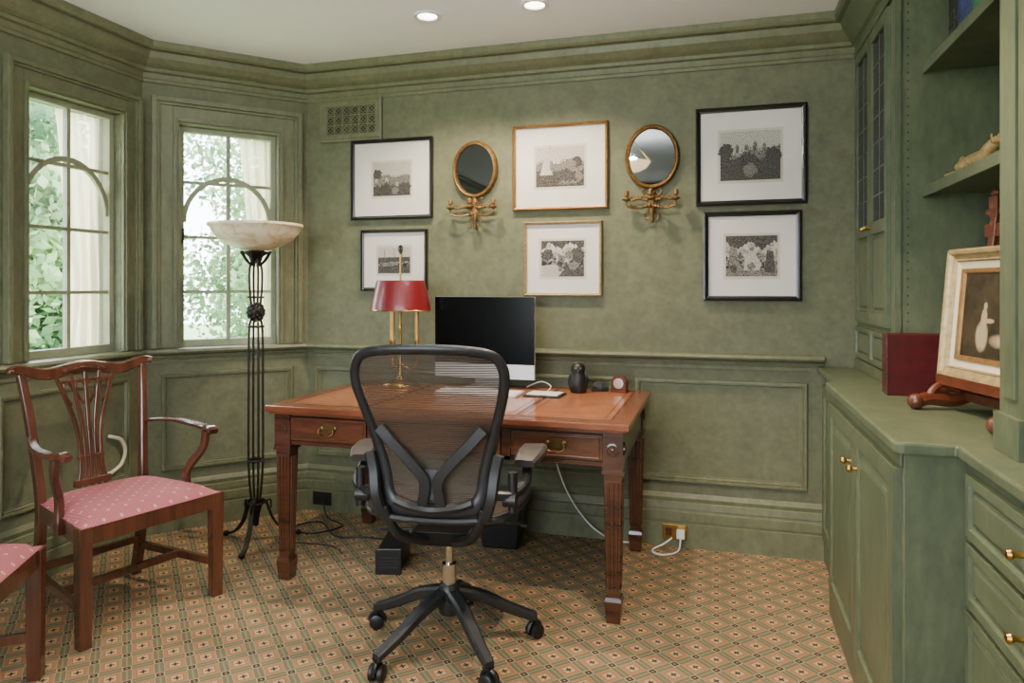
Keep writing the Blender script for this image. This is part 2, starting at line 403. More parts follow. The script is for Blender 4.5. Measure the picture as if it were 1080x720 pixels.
def mould(name,i,prof,end=None,mat=TRIM):
    pts=[p.copy() for p in path]
    if end is not None: pts[3]=V(end,YB)
    a,b=pts[i],pts[i+1]; n=rn(a,b)
    def off(j,d):
        if j==0 or j==3: return pts[j]+n*d
        n1=rn(pts[j-1],pts[j]); n2=rn(pts[j],pts[j+1]); m=(n1+n2).normalized()
        return pts[j]+m*(d/m.dot(n1))
    bm=B(); A=[];C_=[]
    for d,z in prof:
        p=off(i,d);q=off(i+1,d); A.append(bm.verts.new((p.x,p.y,z))); C_.append(bm.verts.new((q.x,q.y,z)))
    k=len(prof)
    for j in range(k): addf(bm,[A[j],A[(j+1)%k],C_[(j+1)%k],C_[j]])
    addf(bm,A); addf(bm,C_[::-1])
    obj(name,bm,mat,kind='structure')
basep=[(.0005,0),(.034,0),(.034,.115),(.026,.118),(.026,.125),(.030,.128),(.030,.170),(.020,.174),(.018,.182),(.022,.186),(.018,.215),(.010,.220),(.014,.240),(.006,.255),(.0005,.262)]
railp=[(.0005,.896),(.010,.896),(.012,.912),(.006,.915),(.006,.920),(.02,.924),(.024,.936),(.018,.940),(.048,.946),(.056,.957),(.05,.970),(.0005,.9745)]
crownp=[(.0005,2.385),(.012,2.385),(.018,2.40),(.010,2.408),(.010,2.435),(.028,2.44),(.034,2.455),(.028,2.460),(.05,2.475),(.075,2.50),(.085,2.53),(.080,2.534),(.105,2.538),(.115,2.55),(.115,2.5795),(.0005,2.5795)]
for i,s in enumerate(('left','bay','back')):
    mould('baseboard_'+s,i,basep,.49 if i==2 else None)
    mould('trim_%d'%(1+i),i,railp,.49 if i==2 else None)
    mould('trim_%d'%(4+i),i,crownp,.63 if i==2 else None)
pp=[(0,.0008),(0,.014),(.004,.020),(.014,.020),(.016,.012),(.022,.014),(.028,.004),(.036,.004),(.036,.0008)]
MK=Mx((0,YB,0),(1,0),(0,-1))
bm=B()
ring(bm,-.40,.42,.32,.84,pp,MK); ring(bm,-2.26,-.50,.32,.84,pp,MK); obj('trim_7',bm,TRIM,kind='structure')
bm=B(); ring(bm,.09,LB-.09,.32,.84,pp,MB); obj('trim_8',bm,TRIM,kind='structure')
bm=B(); ring(bm,.09,.78,.32,.84,pp,ML); ring(bm,.9,2.0,.32,.84,pp,ML); ring(bm,2.1,3.3,.32,.84,pp,ML); obj('trim_9',bm,TRIM,kind='structure')
# ---------------------------------------------------------------- windows
def window(n,M,a0,a1,cw):
    e=bpy.data.objects.new('window_%d'%n,None); col.objects.link(e); e['kind']='structure'
    bm=B()
    def fr(o,i,h0,h1,zb):
        o*=cw; i*=cw
        x0,x1,z1=a0-o,a1+o,ZT+o; y0,y1=a0-i,a1+i; w1=ZT+i
        box(bm,x0,y0,h0,h1,zb,z1,M); box(bm,y1,x1,h0,h1,zb,z1,M); box(bm,y0,y1,h0,h1,w1,z1,M)
    zb=.9755
    fr(.135,.11,.001,.036,zb); fr(.11,.095,.001,.024,zb); fr(.095,.03,.001,.012,zb); fr(.03,.012,.001,.026,zb); fr(.012,0,.001,.018,zb)
    obj('casing',bm,TRIM,e,bevel=.002)
    bm=B(); bx=-.085; f=.028
    box(bm,a0+.001,a0+f,bx,bx+.04,ZB+.001,ZT-.001,M); box(bm,a1-f,a1-.001,bx,bx+.04,ZB+.001,ZT-.001,M)
    box(bm,a0+f,a1-f,bx,bx+.04,ZB+.001,ZB+f+.01,M); box(bm,a0+f,a1-f,bx,bx+.04,ZT-f,ZT-.001,M)
    mid=(a0+a1)/2; box(bm,mid-.010,mid+.010,bx+.008,bx+.034,ZB+f,ZT-f,M)
    for k in range(1,4):
        z=ZB+(ZT-ZB)*k/4; box(bm,a0+f,a1-f,bx+.01,bx+.032,z-.008,z+.008,M)
    pts=[V(mid+(a1-a0-2*f)/2*math.cos(t),bx+.02,1.66+.25*math.sin(t)) for t in [pi*i/20 for i in range(21)]]
    sweep(bm,pts,rect(.026,.022),up=(0,1,0),M=M)
    obj('sash',bm,SASH,e)
    bm=B(); box(bm,a0+f,a1-f,bx+.018,bx+.021,ZB+f,ZT-f,M); obj('glass_pane',bm,GLASS,e)
    bm=B(); tube(bm,[V(a1-.02,bx+.041,1.55),V(a1-.02,bx+.06,1.55),V(a1-.022,bx+.065,1.62)],.006,M=M); obj('window_latch',bm,IRON,e,smooth=True)
window(1,ML,WL0,WL1,.8); window(2,MB,WB0,WB1,1)
def curtain(M,a0,w,lab,seed):
    rd=random.Random(seed); ph=[rd.uniform(0,6) for _ in range(4)]
    bm=B(); cols=60; rows=30; g=[]
    for r in range(rows+1):
        z=1.0+(2.165-1.0)*r/rows; row=[]
        f=r/rows
        wid=w*(.60+.40*(abs(f-.28)/.72)**1.3)
        for c in range(cols+1):
            u=c/cols; a=a0+wid*(u+.02*math.sin(8*f+u*4)*u)
            b=-.140+.012*math.sin(u*17+ph[0]+1.6*f)*(1-.3*f)+.005*math.sin(u*37+ph[1]-2.5*f)+.005*math.sin(u*7+f*7)
            row.append(bm.verts.new(M@V(a,b,z)))
        g.append(row)
    for r in range(rows):
        for c in range(cols): addf(bm,[g[r][c],g[r][c+1],g[r+1][c+1],g[r+1][c]])
    obj('sheer_curtain',bm,SHEER,smooth=True,label=lab,cat='curtain')
curtain(ML,WL0+.01,.26,'cream sheer curtain drawn aside behind the casement window',1)
curtain(MB,WB0+.01,.18,'narrow cream sheer curtain bunched beside the bay window',2)
e=bpy.data.objects.new('window_3',None); col.objects.link(e); e['kind']='structure'  # unseen window added behind the camera for soft fill light
bm=B()
for a in (FW0,FW0+.82,FW0+1.64,FW1-.04): box(bm,a,a+.04,-.12,-.08,FZ0,FZ1,MF)
for z in (FZ0,1.6,FZ1-.04): box(bm,FW0+.04,FW1-.04,-.115,-.085,z,z+.04,MF)
obj('sash',bm,SASH,e)
# ---------------------------------------------------------------- outside
bm=B(); vs=[bm.verts.new(p) for p in ((-40,-30,-1.2),(40,-30,-1.2),(40,40,-1.2),(-40,40,-1.2))]; addf(bm,vs)
obj('ground',bm,GRASS,kind='structure')
bm=B(); box(bm,-5,3,-8,YF-.25,-.25,-.12); obj('trim_11',bm,STONE,kind='structure')  # pale slab added out of view to bounce daylight up to the ceiling
def tree(x,y,h,r,n,seed):
    rd=random.Random(seed)
    e=thing('tree','leafy green garden tree standing outside the windows','tree',(x,y,-1.2))
    bm=B(); tube(bm,spline([(0,0,0),(.1,.05,h*.3),(-.05,.1,h*.6),(.1,0,h*.85)],6),[.16,.155,.15,.15,.14,.14,.13,.13,.12,.12,.11,.1,.1,.09,.08,.07,.06,.05,.04][:19],8)
    for k in range(5):
        a=rd.random()*6.28; z=h*(.35+.1*k); tube(bm,spline([(0,0,z),(math.cos(a)*r*.35,math.sin(a)*r*.35,z+.5),(math.cos(a)*r*.75,math.sin(a)*r*.75,z+.9)],4),.035,6)
    obj('trunk',bm,BARK,e,smooth=True)
    vsl=[];fs=[]
    blobs=[(rd.uniform(-.6,.6)*r,rd.uniform(-.6,.6)*r,h*.20+rd.random()*h*.75,rd.uniform(.35,.55)*r) for _ in range(22)]
    for i in range(n):
        b=rd.choice(blobs); d=V(rd.gauss(0,1),rd.gauss(0,1),rd.gauss(0,1)).normalized()*b[3]*rd.random()**.4
        c=V(b[0],b[1],b[2])+d; s=rd.uniform(.045,.08)
        a=V(rd.gauss(0,1),rd.gauss(0,1),rd.gauss(0,1)).normalized(); bb=a.cross(V(rd.gauss(0,1),rd.gauss(0,1),rd.gauss(0,1))).normalized()
        k=len(vsl); vsl+= [c-a*s*1.4,c+bb*s*.8,c+a*s*1.4,c-bb*s*.8]; fs.append((k,k+1,k+2,k+3))
    me=bpy.data.meshes.new('foliage'); me.from_pydata(vsl,[],fs); me.materials.append(LEAF)
    o=bpy.data.objects.new('foliage',me); col.objects.link(o); o.parent=e; o['kind']='stuff'
tree(-9.0,6.8,5.5,2.0,13000,1); tree(-6.6,11.4,6.2,2.1,14000,2); tree(-13.6,9.8,6.5,2.5,13000,3); tree(-10.8,15.4,7.5,2.5,12000,4); tree(-5,16.6,7,2.5,9000,5)
# ---------------------------------------------------------------- lighting
def spotl(x,y,e,ang=125):
    ld=bpy.data.lights.new('downlight','SPOT'); ld.energy=e; ld.spot_size=math.radians(ang); ld.spot_blend=.5; ld.color=(1,.80,.58); ld.shadow_soft_size=.022
    o=bpy.data.objects.new('downlight',ld); o.location=(x,y,H-.012); col.objects.link(o); return o
for i,(x,y,en) in enumerate(((-1.305,3.057,95),(-.788,3.07,95),(-1.6,.6,15),(.02,1.9,190),(-1.9,-.3,40),(.1,-.3,40))):  # the ones near and behind the camera are unseen, added to light the room
    e=thing('recessed_light','small round recessed ceiling downlight with white trim','light',(x,y,H),group='recessed ceiling lights')
    bm=B(); lathe(bm,[(.045,-.001),(.062,-.001),(.066,-.005),(.062,-.009),(.047,-.009),(.044,-.001)],seg=28); obj('trim_ring',bm,WHITE,e,smooth=True)
    bm=B(); lathe(bm,[(.001,-.004),(.044,-.004),(.044,-.002)],seg=24); obj('lens',bm,BULB,e)
    spotl(x,y,en,100 if i==3 else 125)
px_,py_=-.66,1.45
e=thing('pendant_light','white glass bowl ceiling pendant light, switched on','light',(px_,py_,H))
bm=B(); lathe(bm,[(1e-4,-.33),(.06,-.325),(.11,-.30),(.14,-.26),(.145,-.25),(.135,-.252),(.105,-.292),(.06,-.315),(1e-4,-.32)],seg=32); obj('shade',bm,PENDG,e,smooth=True)
bm=B(); lathe(bm,[(.05,-.001),(.045,-.015),(.010,-.025),(.008,-.08)],seg=20)
for k in range(3):
    a=2*pi*k/3; tube(bm,[(0,0,-.07),(.138*math.cos(a),.138*math.sin(a),-.25)],.003,6)
obj('suspension',bm,BRASS,e,smooth=True)
ld=bpy.data.lights.new('pendant_bulb','POINT'); ld.energy=125; ld.color=(.97,.98,1); ld.shadow_soft_size=.05
o=bpy.data.objects.new('pendant_bulb',ld); o.location=(px_,py_,H-.262); col.objects.link(o)
def portal(loc,rotz,sx,sy):
    ld=bpy.data.lights.new('portal','AREA'); ld.shape='RECTANGLE'; ld.size=sx; ld.size_y=sy; ld.cycles.is_portal=True
    o=bpy.data.objects.new('portal',ld); o.location=loc; o.rotation_euler=(pi/2,0,rotz); col.objects.link(o)
c=ML@V((WL0+WL1)/2,-.19,1.58); portal(c,-pi/2,.51,1.2)
c=MB@V((WB0+WB1)/2,-.19,1.58); nx=V(-du.y,du.x,0); portal(c,math.atan2(nx.y,nx.x)-pi/2,.51,1.2)
portal((-3.1+(FW0+FW1)/2,YF-.1,(FZ0+FZ1)/2),0,FW1-FW0,FZ1-FZ0)
w=bpy.data.worlds.new('world'); scene.world=w; w.use_nodes=True
bg=w.node_tree.nodes['Background']; bg.inputs[0].default_value=(.86,.94,1,1); bg.inputs[1].default_value=14.5
sd=bpy.data.lights.new('sun','SUN'); sd.energy=14; sd.angle=.02; sd.color=(1,.96,.88)
so=bpy.data.objects.new('sun',sd); so.rotation_euler=V(-.55,-.25,-.8).to_track_quat('-Z','Y').to_euler(); col.objects.link(so)
# ---------------------------------------------------------------- right built-ins
def knob(parent,x,y,z,r=.014):
    bm=B(); Mk=Matrix.Translation((x,y,z))@Matrix.Rotation(-pi/2,4,'Y')
    lathe(bm,[(.006,0),(.005,.012),(r*.7,.016),(r,.022),(r*.8,.029),(1e-4,.032)],seg=16,M=Mk); return obj('knob',bm,BRASS,parent,smooth=True)
dp=[(0,0),(0,.018),(.05,.018),(.055,.010),(.065,.008),(.07,.004),(.085,.012),(.1,.014)]
def panel(name,parent,a0,a1,z0,z1,inset=1.0,face=0):
    bm=B(); M=Mx((-face,0,0),(0,1),(-1,0)); prof=[(i*inset,h) for i,h in dp]
    ring(bm,a0,a1,z0,z1,prof,M)
    i,h=prof[-1]; vs=[bm.verts.new(M@V(*p)) for p in ((a0+i,h,z0+i),(a1-i,h,z0+i),(a1-i,h,z1-i),(a0+i,h,z1-i))]; addf(bm,vs)
    vs=[bm.verts.new(M@V(*p)) for p in ((a0,0,z0),(a1,0,z0),(a1,0,z1),(a0,0,z1))]; addf(bm,vs)
    return obj(name,bm,CAB,parent)
CT=.92
XA=.445
e=thing('base_cabinet','green painted base cabinet with two raised panel doors and brass knobs','cabinet',(XA,1.94,0))
bm=B(); box(bm,0,XR-XA-.002,0,1.108,0,CT-.031); box(bm,-.012,0,0,1.108,0,.09); box(bm,-.008,0,0,1.108,.855,CT-.031)
obj('body',bm,CAB,e,bevel=.003)
for (a,b,ky) in ((.03,.55,.50),(.555,1.08,.61)):
    d=panel('door',e,a,b,.10,.845); knob(d,-.018,ky,.725)
e=thing('base_cabinet','shallow green base cabinet tucked against the rear wall','cabinet',(.50,3.05,0))
bm=B(); box(bm,0,XR-.502,.0,.59,0,CT-.031); box(bm,-.01,0,.002,.59,0,.09); obj('body',bm,CAB,e,bevel=.003)
panel('door',e,.04,.56,.12,.84)
XD=.58
e=thing('drawer_cabinet','green painted drawer cabinet with raised panels and brass knobs','cabinet',(XD,.3,0))
bm=B(); box(bm,0,XR-XD-.002,0,1.635,0,CT-.031); box(bm,-.012,0,0,1.635,0,.09); obj('body',bm,CAB,e,bevel=.003)
for z0,z1 in ((.715,.862),(.555,.70),(.335,.54),(.11,.32)):
    for a,b in ((.93,1.585),(.25,.90)):
        d=panel('drawer',e,a,b,z0,z1,.45); knob(d,-.018,(a+b)/2,(z0+z1)/2,.011)
bm=B(); slab(bm,[(.465,3.64),(.465,3.10),(.42,3.06),(.42,1.93),(.435,1.915),(.555,1.915),(.555,.30),(XR-.002,.30),(XR-.002,3.64)],CT-.03,CT)
obj('countertop',bm,CAB,bevel=.006,label='green painted continuous countertop with stepped front edge',cat='countertop')
XU=.64
e=thing('glazed_cabinet','tall green wall cabinet with leaded glass double doors','cabinet',(XU,2.93,CT))
hh=H-CT
bm=B(); box(bm,0,XR-XU-.002,0,.71,.001,hh-.001); box(bm,-.012,0,0,.71,.001,.05)
obj('body',bm,CAB,e,bevel=.003)
M=Mx((0,0,0),(0,1),(-1,0))
for (a0,a1,ky) in ((.04,.35,.325),(.355,.665,.38)):
    bm=B(); z0,zm0,zm1,z1=.225,.60,.65,1.45; sw=.038
    for bb in ((a0,a0+sw,z0,z1),(a1-sw,a1,z0,z1),(a0+sw,a1-sw,z0,z0+.05),(a0+sw,a1-sw,zm0,zm1),(a0+sw,a1-sw,z1-.05,z1)): box(bm,bb[0],bb[1],0,.018,bb[2],bb[3],M)
    ring(bm,a0+sw,a1-sw,z0+.05,zm0,[(0,.006),(.012,.006),(.025,.014)],M)
    vs=[bm.verts.new(M@V(*p)) for p in ((a0+sw+.025,.014,z0+.075),(a1-sw-.025,.014,z0+.075),(a1-sw-.025,.014,zm0-.025),(a0+sw+.025,.014,zm0-.025))]; addf(bm,vs)
    d=obj('door',bm,CAB,e,label='green door with leaded glass above and raised panel below')
    bm=B(); box(bm,a0+sw,a1-sw,.004,.009,zm1,z1-.05,M); obj('glass_pane',bm,LEADG,d)
    bm=B(); am=(a0+a1)/2
    box(bm,am-.002,am+.002,.009,.011,zm1,z1-.05,M)
    for k in range(1,7): zz=zm1+k*(z1-.05-zm1)/7; box(bm,a0+sw,a1-sw,.009,.011,zz-.002,zz+.002,M)
    obj('lead_came',bm,LEAD,d)
    knob(d,-.018,ky,.63,.010)
    panel('drawer',e,a0,a1,.06,.2,.35)
bm=B()
prof=[(0,2.385),(.012,2.385),(.018,2.40),(.012,2.415),(.012,2.435),(.028,2.44),(.034,2.455),(.05,2.475),(.075,2.50),(.085,2.53),(.105,2.535),(.115,2.55),(.115,2.579)]
for i in range(len(prof)-1):
    (d0,z0),(d1,z1)=prof[i],prof[i+1]
    vs=[bm.verts.new(p) for p in ((XU-.001-d0,.3,z0),(XU-.001-d0,YB-.01,z0),(XU-.001-d1,YB-.01,z1),(XU-.001-d1,.3,z1))]; addf(bm,vs)
obj('trim_10',bm,CAB,kind='structure')
e=thing('bookcase','green built-in open bookcase standing on the countertop','bookcase',(XU,1.77,CT))
bm=B()
D_=XR-XU
box(bm,.0,.05,0,.135,.001,H-CT-.20)
box(bm,-.012,.0,-.006,.141,.001,.09); box(bm,-.006,0,.03,.105,.13,1.4)
box(bm,.05,D_-.003,.05,.085,.001,H-CT-.20)
box(bm,.0,D_-.003,-1.45,1.158,H-CT-.20,H-CT-.001)
box(bm,D_-.02,D_-.003,.086,1.158,.001,H-CT-.20)
box(bm,.0,.02,1.14,1.158,.001,H-CT-.20)
box(bm,.02,D_-.02,1.152,1.158,.001,H-CT-.20)
for x in (.045,.38):
    for k in range(38): box(bm,x-.0025,x+.0025,1.1512,1.153,.25+k*.032,.255+k*.032,None,1)
obj('body',bm,[CAB,VENTD],e)
for z in (.725,1.18):
    bm=B(); box(bm,.10,D_-.022,.09,1.150,z,z+.022); box(bm,.092,.10,.09,1.150,z-.012,z+.026); obj('shelf',bm,CAB,e,bevel=.002)
def gild_sculpt():
    e=thing('gilt_figurine','small pale gilded carved reclining animal figurine on the shelf','ornament',(.785,2.53,CT+.748),rz=math.radians(-82))
    e.scale=(1.15,1.0,1.0)
    bm=B(); box(bm,-.13,.14,-.03,.03,0,.012); obj('plinth',bm,PGILT,e,bevel=.003)
    bm=B(); sweep(bm,spline([(-.10,0,.03),(-.05,0,.034),(0,0,.034),(.05,0,.036),(.08,0,.055),(.10,0,.068)],5),circ(1,10),scales=[.008+.012*math.sin(min(1,i/26)*pi*.95)+.004 for i in range(26)])
    ball(bm,(.105,0,.072),.018,.012,.012); ball(bm,(.124,0,.067),.010,.007,.007)
    tube(bm,spline([(-.09,0,.03),(-.115,.01,.04),(-.11,.015,.06),(-.09,.01,.058)],5),.005,8)
    for s in (-1,1):
        tube(bm,spline([(.04,s*.014,.03),(.06,s*.02,.02),(.10,s*.02,.018)],4),.007,8); tube(bm,spline([(-.06,s*.014,.032),(-.03,s*.022,.026),(-.05,s*.022,.018),(-.01,s*.022,.018)],4),.008,8)
        ball(bm,(.098,s*.010,.084),.003,.003,.009)
    obj('figure',bm,PGILT,e,smooth=True)
gild_sculpt()
def book(loc,w,t,h,mat,label,rz=0,group=None,cat='book'):
    e=thing('book',label,cat,loc,rz,group=group)
    bm=B(); box(bm,0,w,0,.003,0,h); box(bm,0,w,t-.003,t,0,h); box(bm,-.003,.004,0,t,0,h)
    for k in (.15,.35,.6,.82): box(bm,-.005,-.002,.0005,t-.0005,h*k-.004,h*k+.004)
    obj('cover',bm,mat,e,bevel=.001)
    bm=B(); box(bm,.005,w-.005,.0035,t-.0035,.004,h-.004); obj('page_block',bm,PAGES,e)
    return e
g='books on the upper shelf'
yy=2.34
for i,(m,t,h) in enumerate(((DGREEN,.04,.2),(DGREEN,.03,.21),(NAVY,.035,.22),(NAVY,.045,.24),(NAVY,.035,.235),(BLACK,.04,.235),(BLACK,.05,.2))):
    book((.742,yy,CT+1.207),.15,t,h,m,('dark green' if m is DGREEN else 'navy blue' if m is NAVY else 'black')+' cloth-bound book standing on upper shelf',group=g); yy+=t+.003
book((.58,2.74,CT),.19,.05,.215,REDBK,'dark red leather album standing beside small easel',group='red leather albums')
book((.585,2.80,CT),.19,.045,.215,REDBK,'dark red leather album standing at the cabinet side',group='red leather albums')
rz=math.radians(-90+13)
e=thing('tabletop_easel','dark carved wooden tabletop easel on the green countertop','easel',(.80,2.30,CT),rz)
bm=B()
for x in (-.2,.2):
    tube(bm,spline([(x,-.16,.022),(x,-.12,.034),(x,-.04,.030),(x,.06,.06),(x,.16,.024),(x,.19,.022)],6),.021,8)
    ball(bm,(x,-.16,.025),.025); ball(bm,(x,.19,.025),.025)
    tube(bm,spline([(x,-.13,.025),(x,-.09,.075),(x,-.03,.06)],5),.012,8)
box(bm,-.2,.2,-.02,.01,.03,.055); box(bm,-.22,.22,-.085,.0,.080,.095); box(bm,-.22,.22,-.09,-.083,.080,.11)
obj('base',bm,EASELW,e,smooth=True)
bm=B()
for s in (-1,1):
    sweep(bm,[(s*.19,.01,.03),(s*.165,.06,.60)],rect(.028,.018),up=(0,1,0))
    box(bm,s*.165-.02,s*.165+.02,.05,.075,.595,.66); ball(bm,(s*.165,.062,.67),.018,.014,.014)
box(bm,-.21,.21,.052,.07,.535,.575); box(bm,-.21,.21,.055,.068,.605,.622)
obj('post',bm,EASELW,e,bevel=.002)
e=thing('framed_painting','small dark oil painting in aged gold and silver frame','painting',(.80,2.30,CT+.098),rz)
tilt=Matrix.Translation((0,-.052,0))@Matrix.Rotation(math.radians(-5),4,'X')
Mp=tilt@FLIP
bm=B(); ring(bm,-.235,.235,.0,.40,[(0,-.0),(0,.024),(.008,.032),(.016,.030),(.022,.022),(.032,.018),(.036,.020),(.04,.012),(.04,0)],Mp); obj('frame',bm,FRSILV,e)
bm=B(); ring(bm,-.195,.195,.04,.36,[(0,.014),(.022,.008),(.022,.004)],Mp); obj('liner',bm,CREAM,e)
bm=B(); ring(bm,-.174,.174,.061,.339,[(0,.014),(.012,.012),(.016,.004)],Mp,0); obj('sight_edge',bm,FRGOLD,e)
bm=B(); vs=[bm.verts.new(Mp@V(*p)) for p in ((-.160,.0055,.075),(.160,.0055,.075),(.160,.0055,.325),(-.160,.0055,.325))]; addf(bm,vs)
obj('canvas',bm,[OIL],e,recalc=False)
# ---------------------------------------------------------------- framed pictures
def picture(cx,cz,w,h,fmat,fw,pw,ph,kind,label,dz=.0,seed=1):
    e=thing('framed_picture',label,'picture',(cx,YB-.001,cz),group='framed prints on the wall')
    bm=B(); ring(bm,-w/2,w/2,-h/2,h/2,[(0,0),(0,.022),(fw*.35,.028),(fw*.7,.02),(fw,.018),(fw,.005)],FLIP); obj('frame',bm,fmat,e)
    bm=B(); box(bm,-w/2+fw*.8,w/2-fw*.8,-.009,-.002,-h/2+fw*.8,h/2-fw*.8); obj('mat_board',bm,PAPER,e)
    bm=B(); box(bm,-pw/2-.012,pw/2+.012,-.0096,-.0088,dz-ph/2-.014,dz+ph/2+.012); obj('print_paper',bm,MATEDGE,e)
    bm=B(); h0=.0100
    def P(pts,mi,k): addf(bm,[bm.verts.new((x*pw,-(h0+k*.0001),dz+z*ph)) for x,z in pts],mi)
    P([(-.5,-.5),(.5,-.5),(.5,.5),(-.5,.5)],0,0)
    rd=random.Random(seed)
    def hills(z0,amp,mi,k,n=40,base=-.5):
        P([(-.5,base)]+[(-.5+i/n,z0+rd.uniform(-amp,amp)*.5+amp*.8*math.sin(i*.33+seed+k)) for i in range(n+1)]+[(.5,base)],mi,k)
    def house(x,z,w_,h_,mi,k):
        P([(x,z),(x+w_,z),(x+w_,z+h_),(x+w_/2,z+h_*1.3),(x,z+h_)],mi,k)
        P([(x+w_*.35,z),(x+w_*.6,z),(x+w_*.6,z+h_*.5),(x+w_*.35,z+h_*.5)],1,k+1)
    def blob(x,z,r,mi,k):
        P([(x+r*rd.uniform(.7,1.2)*math.cos(a*.157),z+r*1.2*rd.uniform(.7,1.2)*math.sin(a*.157)) for a in range(40)],mi,k)
    if kind=='town':
        P([(-.5,.1),(.5,.1),(.5,.5),(-.5,.5)],3,1); hills(.1,.05,2,2); hills(-.15,.06,1,3)
        for i in range(9): house(-.45+i*.095,-.15+rd.uniform(-.12,.08),.07,.10,3 if i%3==0 else 2,5+i*2)
        blob(-.38,.15,.13,1,24); blob(.4,-.25,.12,1,25); blob(.1,-.35,.1,2,26); blob(-.2,-.38,.1,1,27)
    if kind=='sail':
        P([(-.5,.2),(.5,.2),(.5,.5),(-.5,.5)],3,1); hills(.12,.07,2,2); hills(-.1,.06,1,3)
        P([(-.42,-.2),(-.22,.55),(-.18,.53),(-.22,.0),(-.14,-.2)],3,9); P([(-.5,-.40),(-.1,-.36),(.0,-.28),(-.46,-.26)],1,10)
        for i in range(4): P([(-.05+i*.1,-.45),(.12+i*.1,-.4),(.08+i*.1,-.33)],2,11+i)
        blob(.35,.1,.12,1,20); blob(.25,.05,.1,2,21); blob(.05,.0,.08,2,22); blob(.4,-.25,.09,2,23)
    if kind=='mill':
        hills(.35,.1,1,1,base=.5); P([(-.5,-.5),(.1,-.5),(.05,-.3),(-.2,-.15),(-.5,-.2)],3,3); P([(-.1,-.5),(.5,-.5),(.5,-.25),(.1,-.2)],1,4)
        blob(-.35,.1,.15,1,5); blob(.35,.1,.17,1,6); blob(.15,.1,.1,2,7); house(-.1,-.05,.16,.12,2,10); blob(-.05,-.3,.06,2,12); blob(.25,-.2,.1,2,13)
    if kind=='castle':
        P([(-.5,.15),(.5,.15),(.5,.5),(-.5,.5)],3,1); hills(.10,.10,2,2); hills(.0,.08,1,3)
        for i in range(9):
            house(-.32+i*.075,.02+.10*math.sin(i*.38),.06,rd.uniform(.07,.15),2 if i%2 else 3,4+2*i)
        hills(-.2,.06,1,24); blob(-.4,.1,.13,1,26); blob(.38,.0,.14,1,27); blob(.0,-.3,.12,2,28); blob(-.25,-.35,.1,1,29)
    if kind=='port':
        P([(-.5,.1),(.5,.1),(.5,.5),(-.5,.5)],3,1); P([(-.5,-.1),(.5,-.05),(.5,.12),(-.5,.1)],1,2); P([(-.5,-.5),(.5,-.5),(.5,-.25),(-.5,-.2)],1,3)
        for x in (-.3,.0,.25): P([(x,-.1),(x+.015,-.1),(x+.015,.4),(x,.4)],1,5)
        P([(-.35,-.25),(.1,-.2),(.2,-.1),(-.4,-.1)],2,8)
    if kind=='figure':
        hills(.25,.10,1,2,base=.5); P([(-.5,-.5),(.5,-.5),(.5,-.3),(-.5,-.3)],2,1)
        P([(-.15,-.35),(.15,-.35),(.2,-.2),(.12,-.05),(.08,.08),(.0,.12),(-.06,.08),(-.12,-.05)],3,4); blob(.01,.17,.05,2,5); blob(.0,-.25,.08,2,6)
        P([(-.45,-.35),(-.25,-.35),(-.28,.2),(-.42,.22)],2,7); P([(.25,-.4),(.45,-.4),(.42,.1),(.3,.15)],1,8); blob(-.35,-.3,.08,1,9)
    obj('print',bm,[etching(seed),INK,INKG,INKL],e,recalc=False)
picture(-1.770,1.915,.505,.455,FRBLK,.02,.23,.19,'town','black framed monochrome village print with wide white mat',seed=1)
picture(-1.755,1.455,.41,.345,FRBLK,.017,.20,.15,'port','small black framed monochrome harbour print with white mat',seed=2)
picture(-.795,1.938,.513,.455,FRGOLD,.016,.26,.21,'sail','gold framed monochrome sailing boat print in white mat',seed=3)
picture(-.780,1.452,.42,.395,FRSILV,.016,.23,.19,'mill','pale gold framed monochrome riverside print in white mat',seed=4)
picture(.159,1.947,.517,.485,FRBLK,.024,.28,.24,'castle','large black framed monochrome hilltop town print',seed=5)
picture(.165,1.454,.455,.44,FRBLK,.024,.24,.20,'figure','black framed monochrome print of a seated figure',seed=6)
